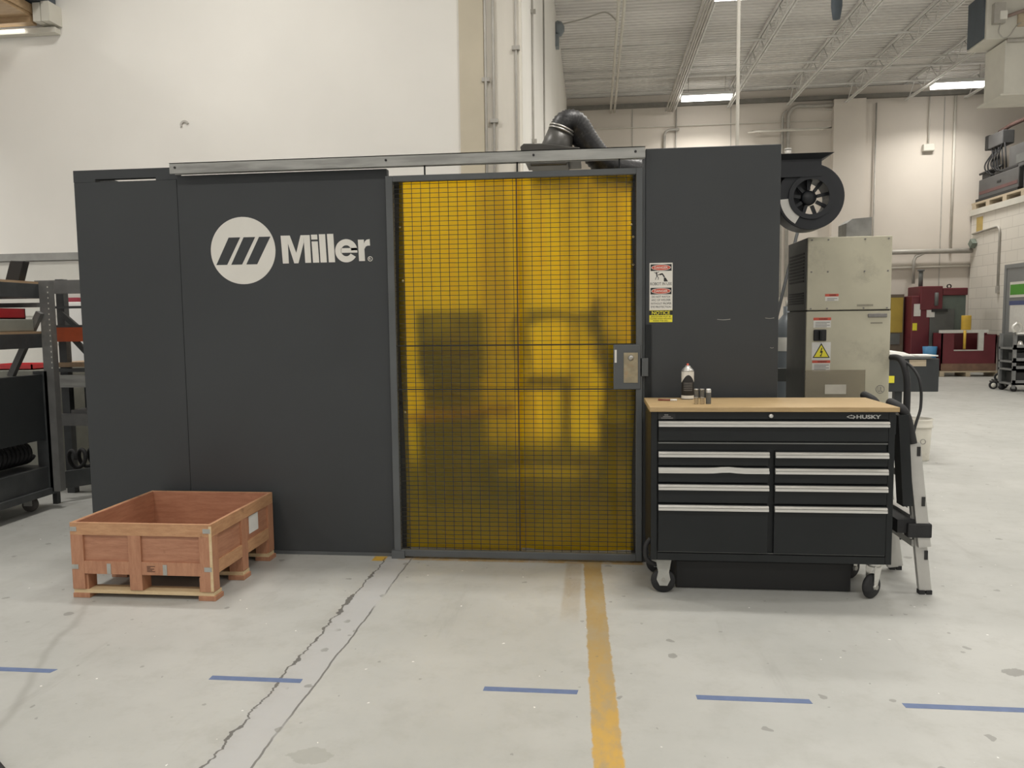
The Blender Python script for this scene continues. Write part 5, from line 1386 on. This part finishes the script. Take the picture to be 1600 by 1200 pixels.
MB().box(-5.20, 7.42, 1.52, -4.75, 7.45, 1.55).build('handle', M_mgrey, fg)
wr = thing('red_wall_board', (-5.4, 7.4, 0), 'tall dark red panel standing behind the white appliance', 'panel')
MB().box(-5.80, 7.85, 0.0, -5.72, 7.90, 1.76).box(-5.72, 7.85, 1.68, -5.60, 7.90, 1.76).build('board', pm('dark_red_board', (0.30, 0.03, 0.05), 0.5), wr)
# platform high on the left wall
pf = thing('wall_platform', (-6.4, 7.9, 4.6), 'tan wooden platform on white brackets high on the left wall', 'platform')
MB().box(-7.6, 6.4, 4.715, -5.92, 7.86, 4.75).build('deck_board', M_tanwood, pf)
MB().box(-5.99, 6.4, 4.75, -5.90, 7.9, 4.84).build('edge_board', M_tanwood, pf)
MB().box(-7.6, 7.80, 4.655, -5.92, 7.90, 4.715).build('rear_beam', M_tanwood, pf)
MB().box(-5.885, 7.80, 4.66, -5.80, 8.0, 4.85).build('bracket', M_hvac, pf)
MB().box(-5.79, 7.80, 4.66, -5.70, 8.0, 4.86).build('end_box', M_hvac, pf)
MB().box(-7.6, 7.90, 4.58, -5.72, 7.99, 4.635).build('lower_rail', M_hvac, pf)
MB().tube([(-7.4, 7.87, 4.60), (-6.05, 7.87, 4.60)], 0.014, 8).build('lamp_tube', emit('small_tube_glow', (1, 0.97, 0.9), 3.0), pf)
MB().box(-6.25, 7.55, 4.86, -5.74, 7.98, 5.3).build('housing', M_louver, pf, bevel=0.02)
tag(MB().ring((-4.36, 3.58), 0.03, 0.05, 7.985, 8.0, 'y', a0=20, a1=200).build('wall_hook', pm('faded_mark', (0.55, 0.53, 0.49), 0.8), origin=(-4.36, 8, 3.55)), 'small pale hook on the big left wall', 'hook')

# ------------------------------------------------------------------ on the floor
GT = 'strips of blue tape on the floor'
for (x0, x1, l) in ((-2.62, -2.27, 'blue tape strip on the floor cut by the left picture edge'),
                    (-1.58, -1.193, 'blue tape strip crossing the cracked floor joint'),
                    (-0.444, -0.07, 'blue tape strip on the floor just left of the yellow line'),
                    (0.384, 0.806, 'blue tape strip on the floor in front of the tool chest'),
                    (1.144, 1.72, 'blue tape strip on the floor cut by the right picture edge')):
    sk = random.uniform(-0.02, 0.02)
    t_ = MB().prism([(x0, 2.885), (x1 + sk, 2.887), (x1, 2.921), (x0 - sk * 0.4, 2.920)], 0.0, 0.0008, 'z')
    tag(t_.build('floor_tape', M_tape, origin=((x0 + x1) / 2, 2.90, 0)), l, 'tape', GT)
tag(MB().tube([(-2.62, 2.665, 0.022), (-1.60, 1.945, 0.022)], 0.022, 12).build('rubber_hose', M_blackrub, origin=(-2.0, 2.3, 0)), 'black rubber hose on the floor at the bottom left picture corner', 'hose')
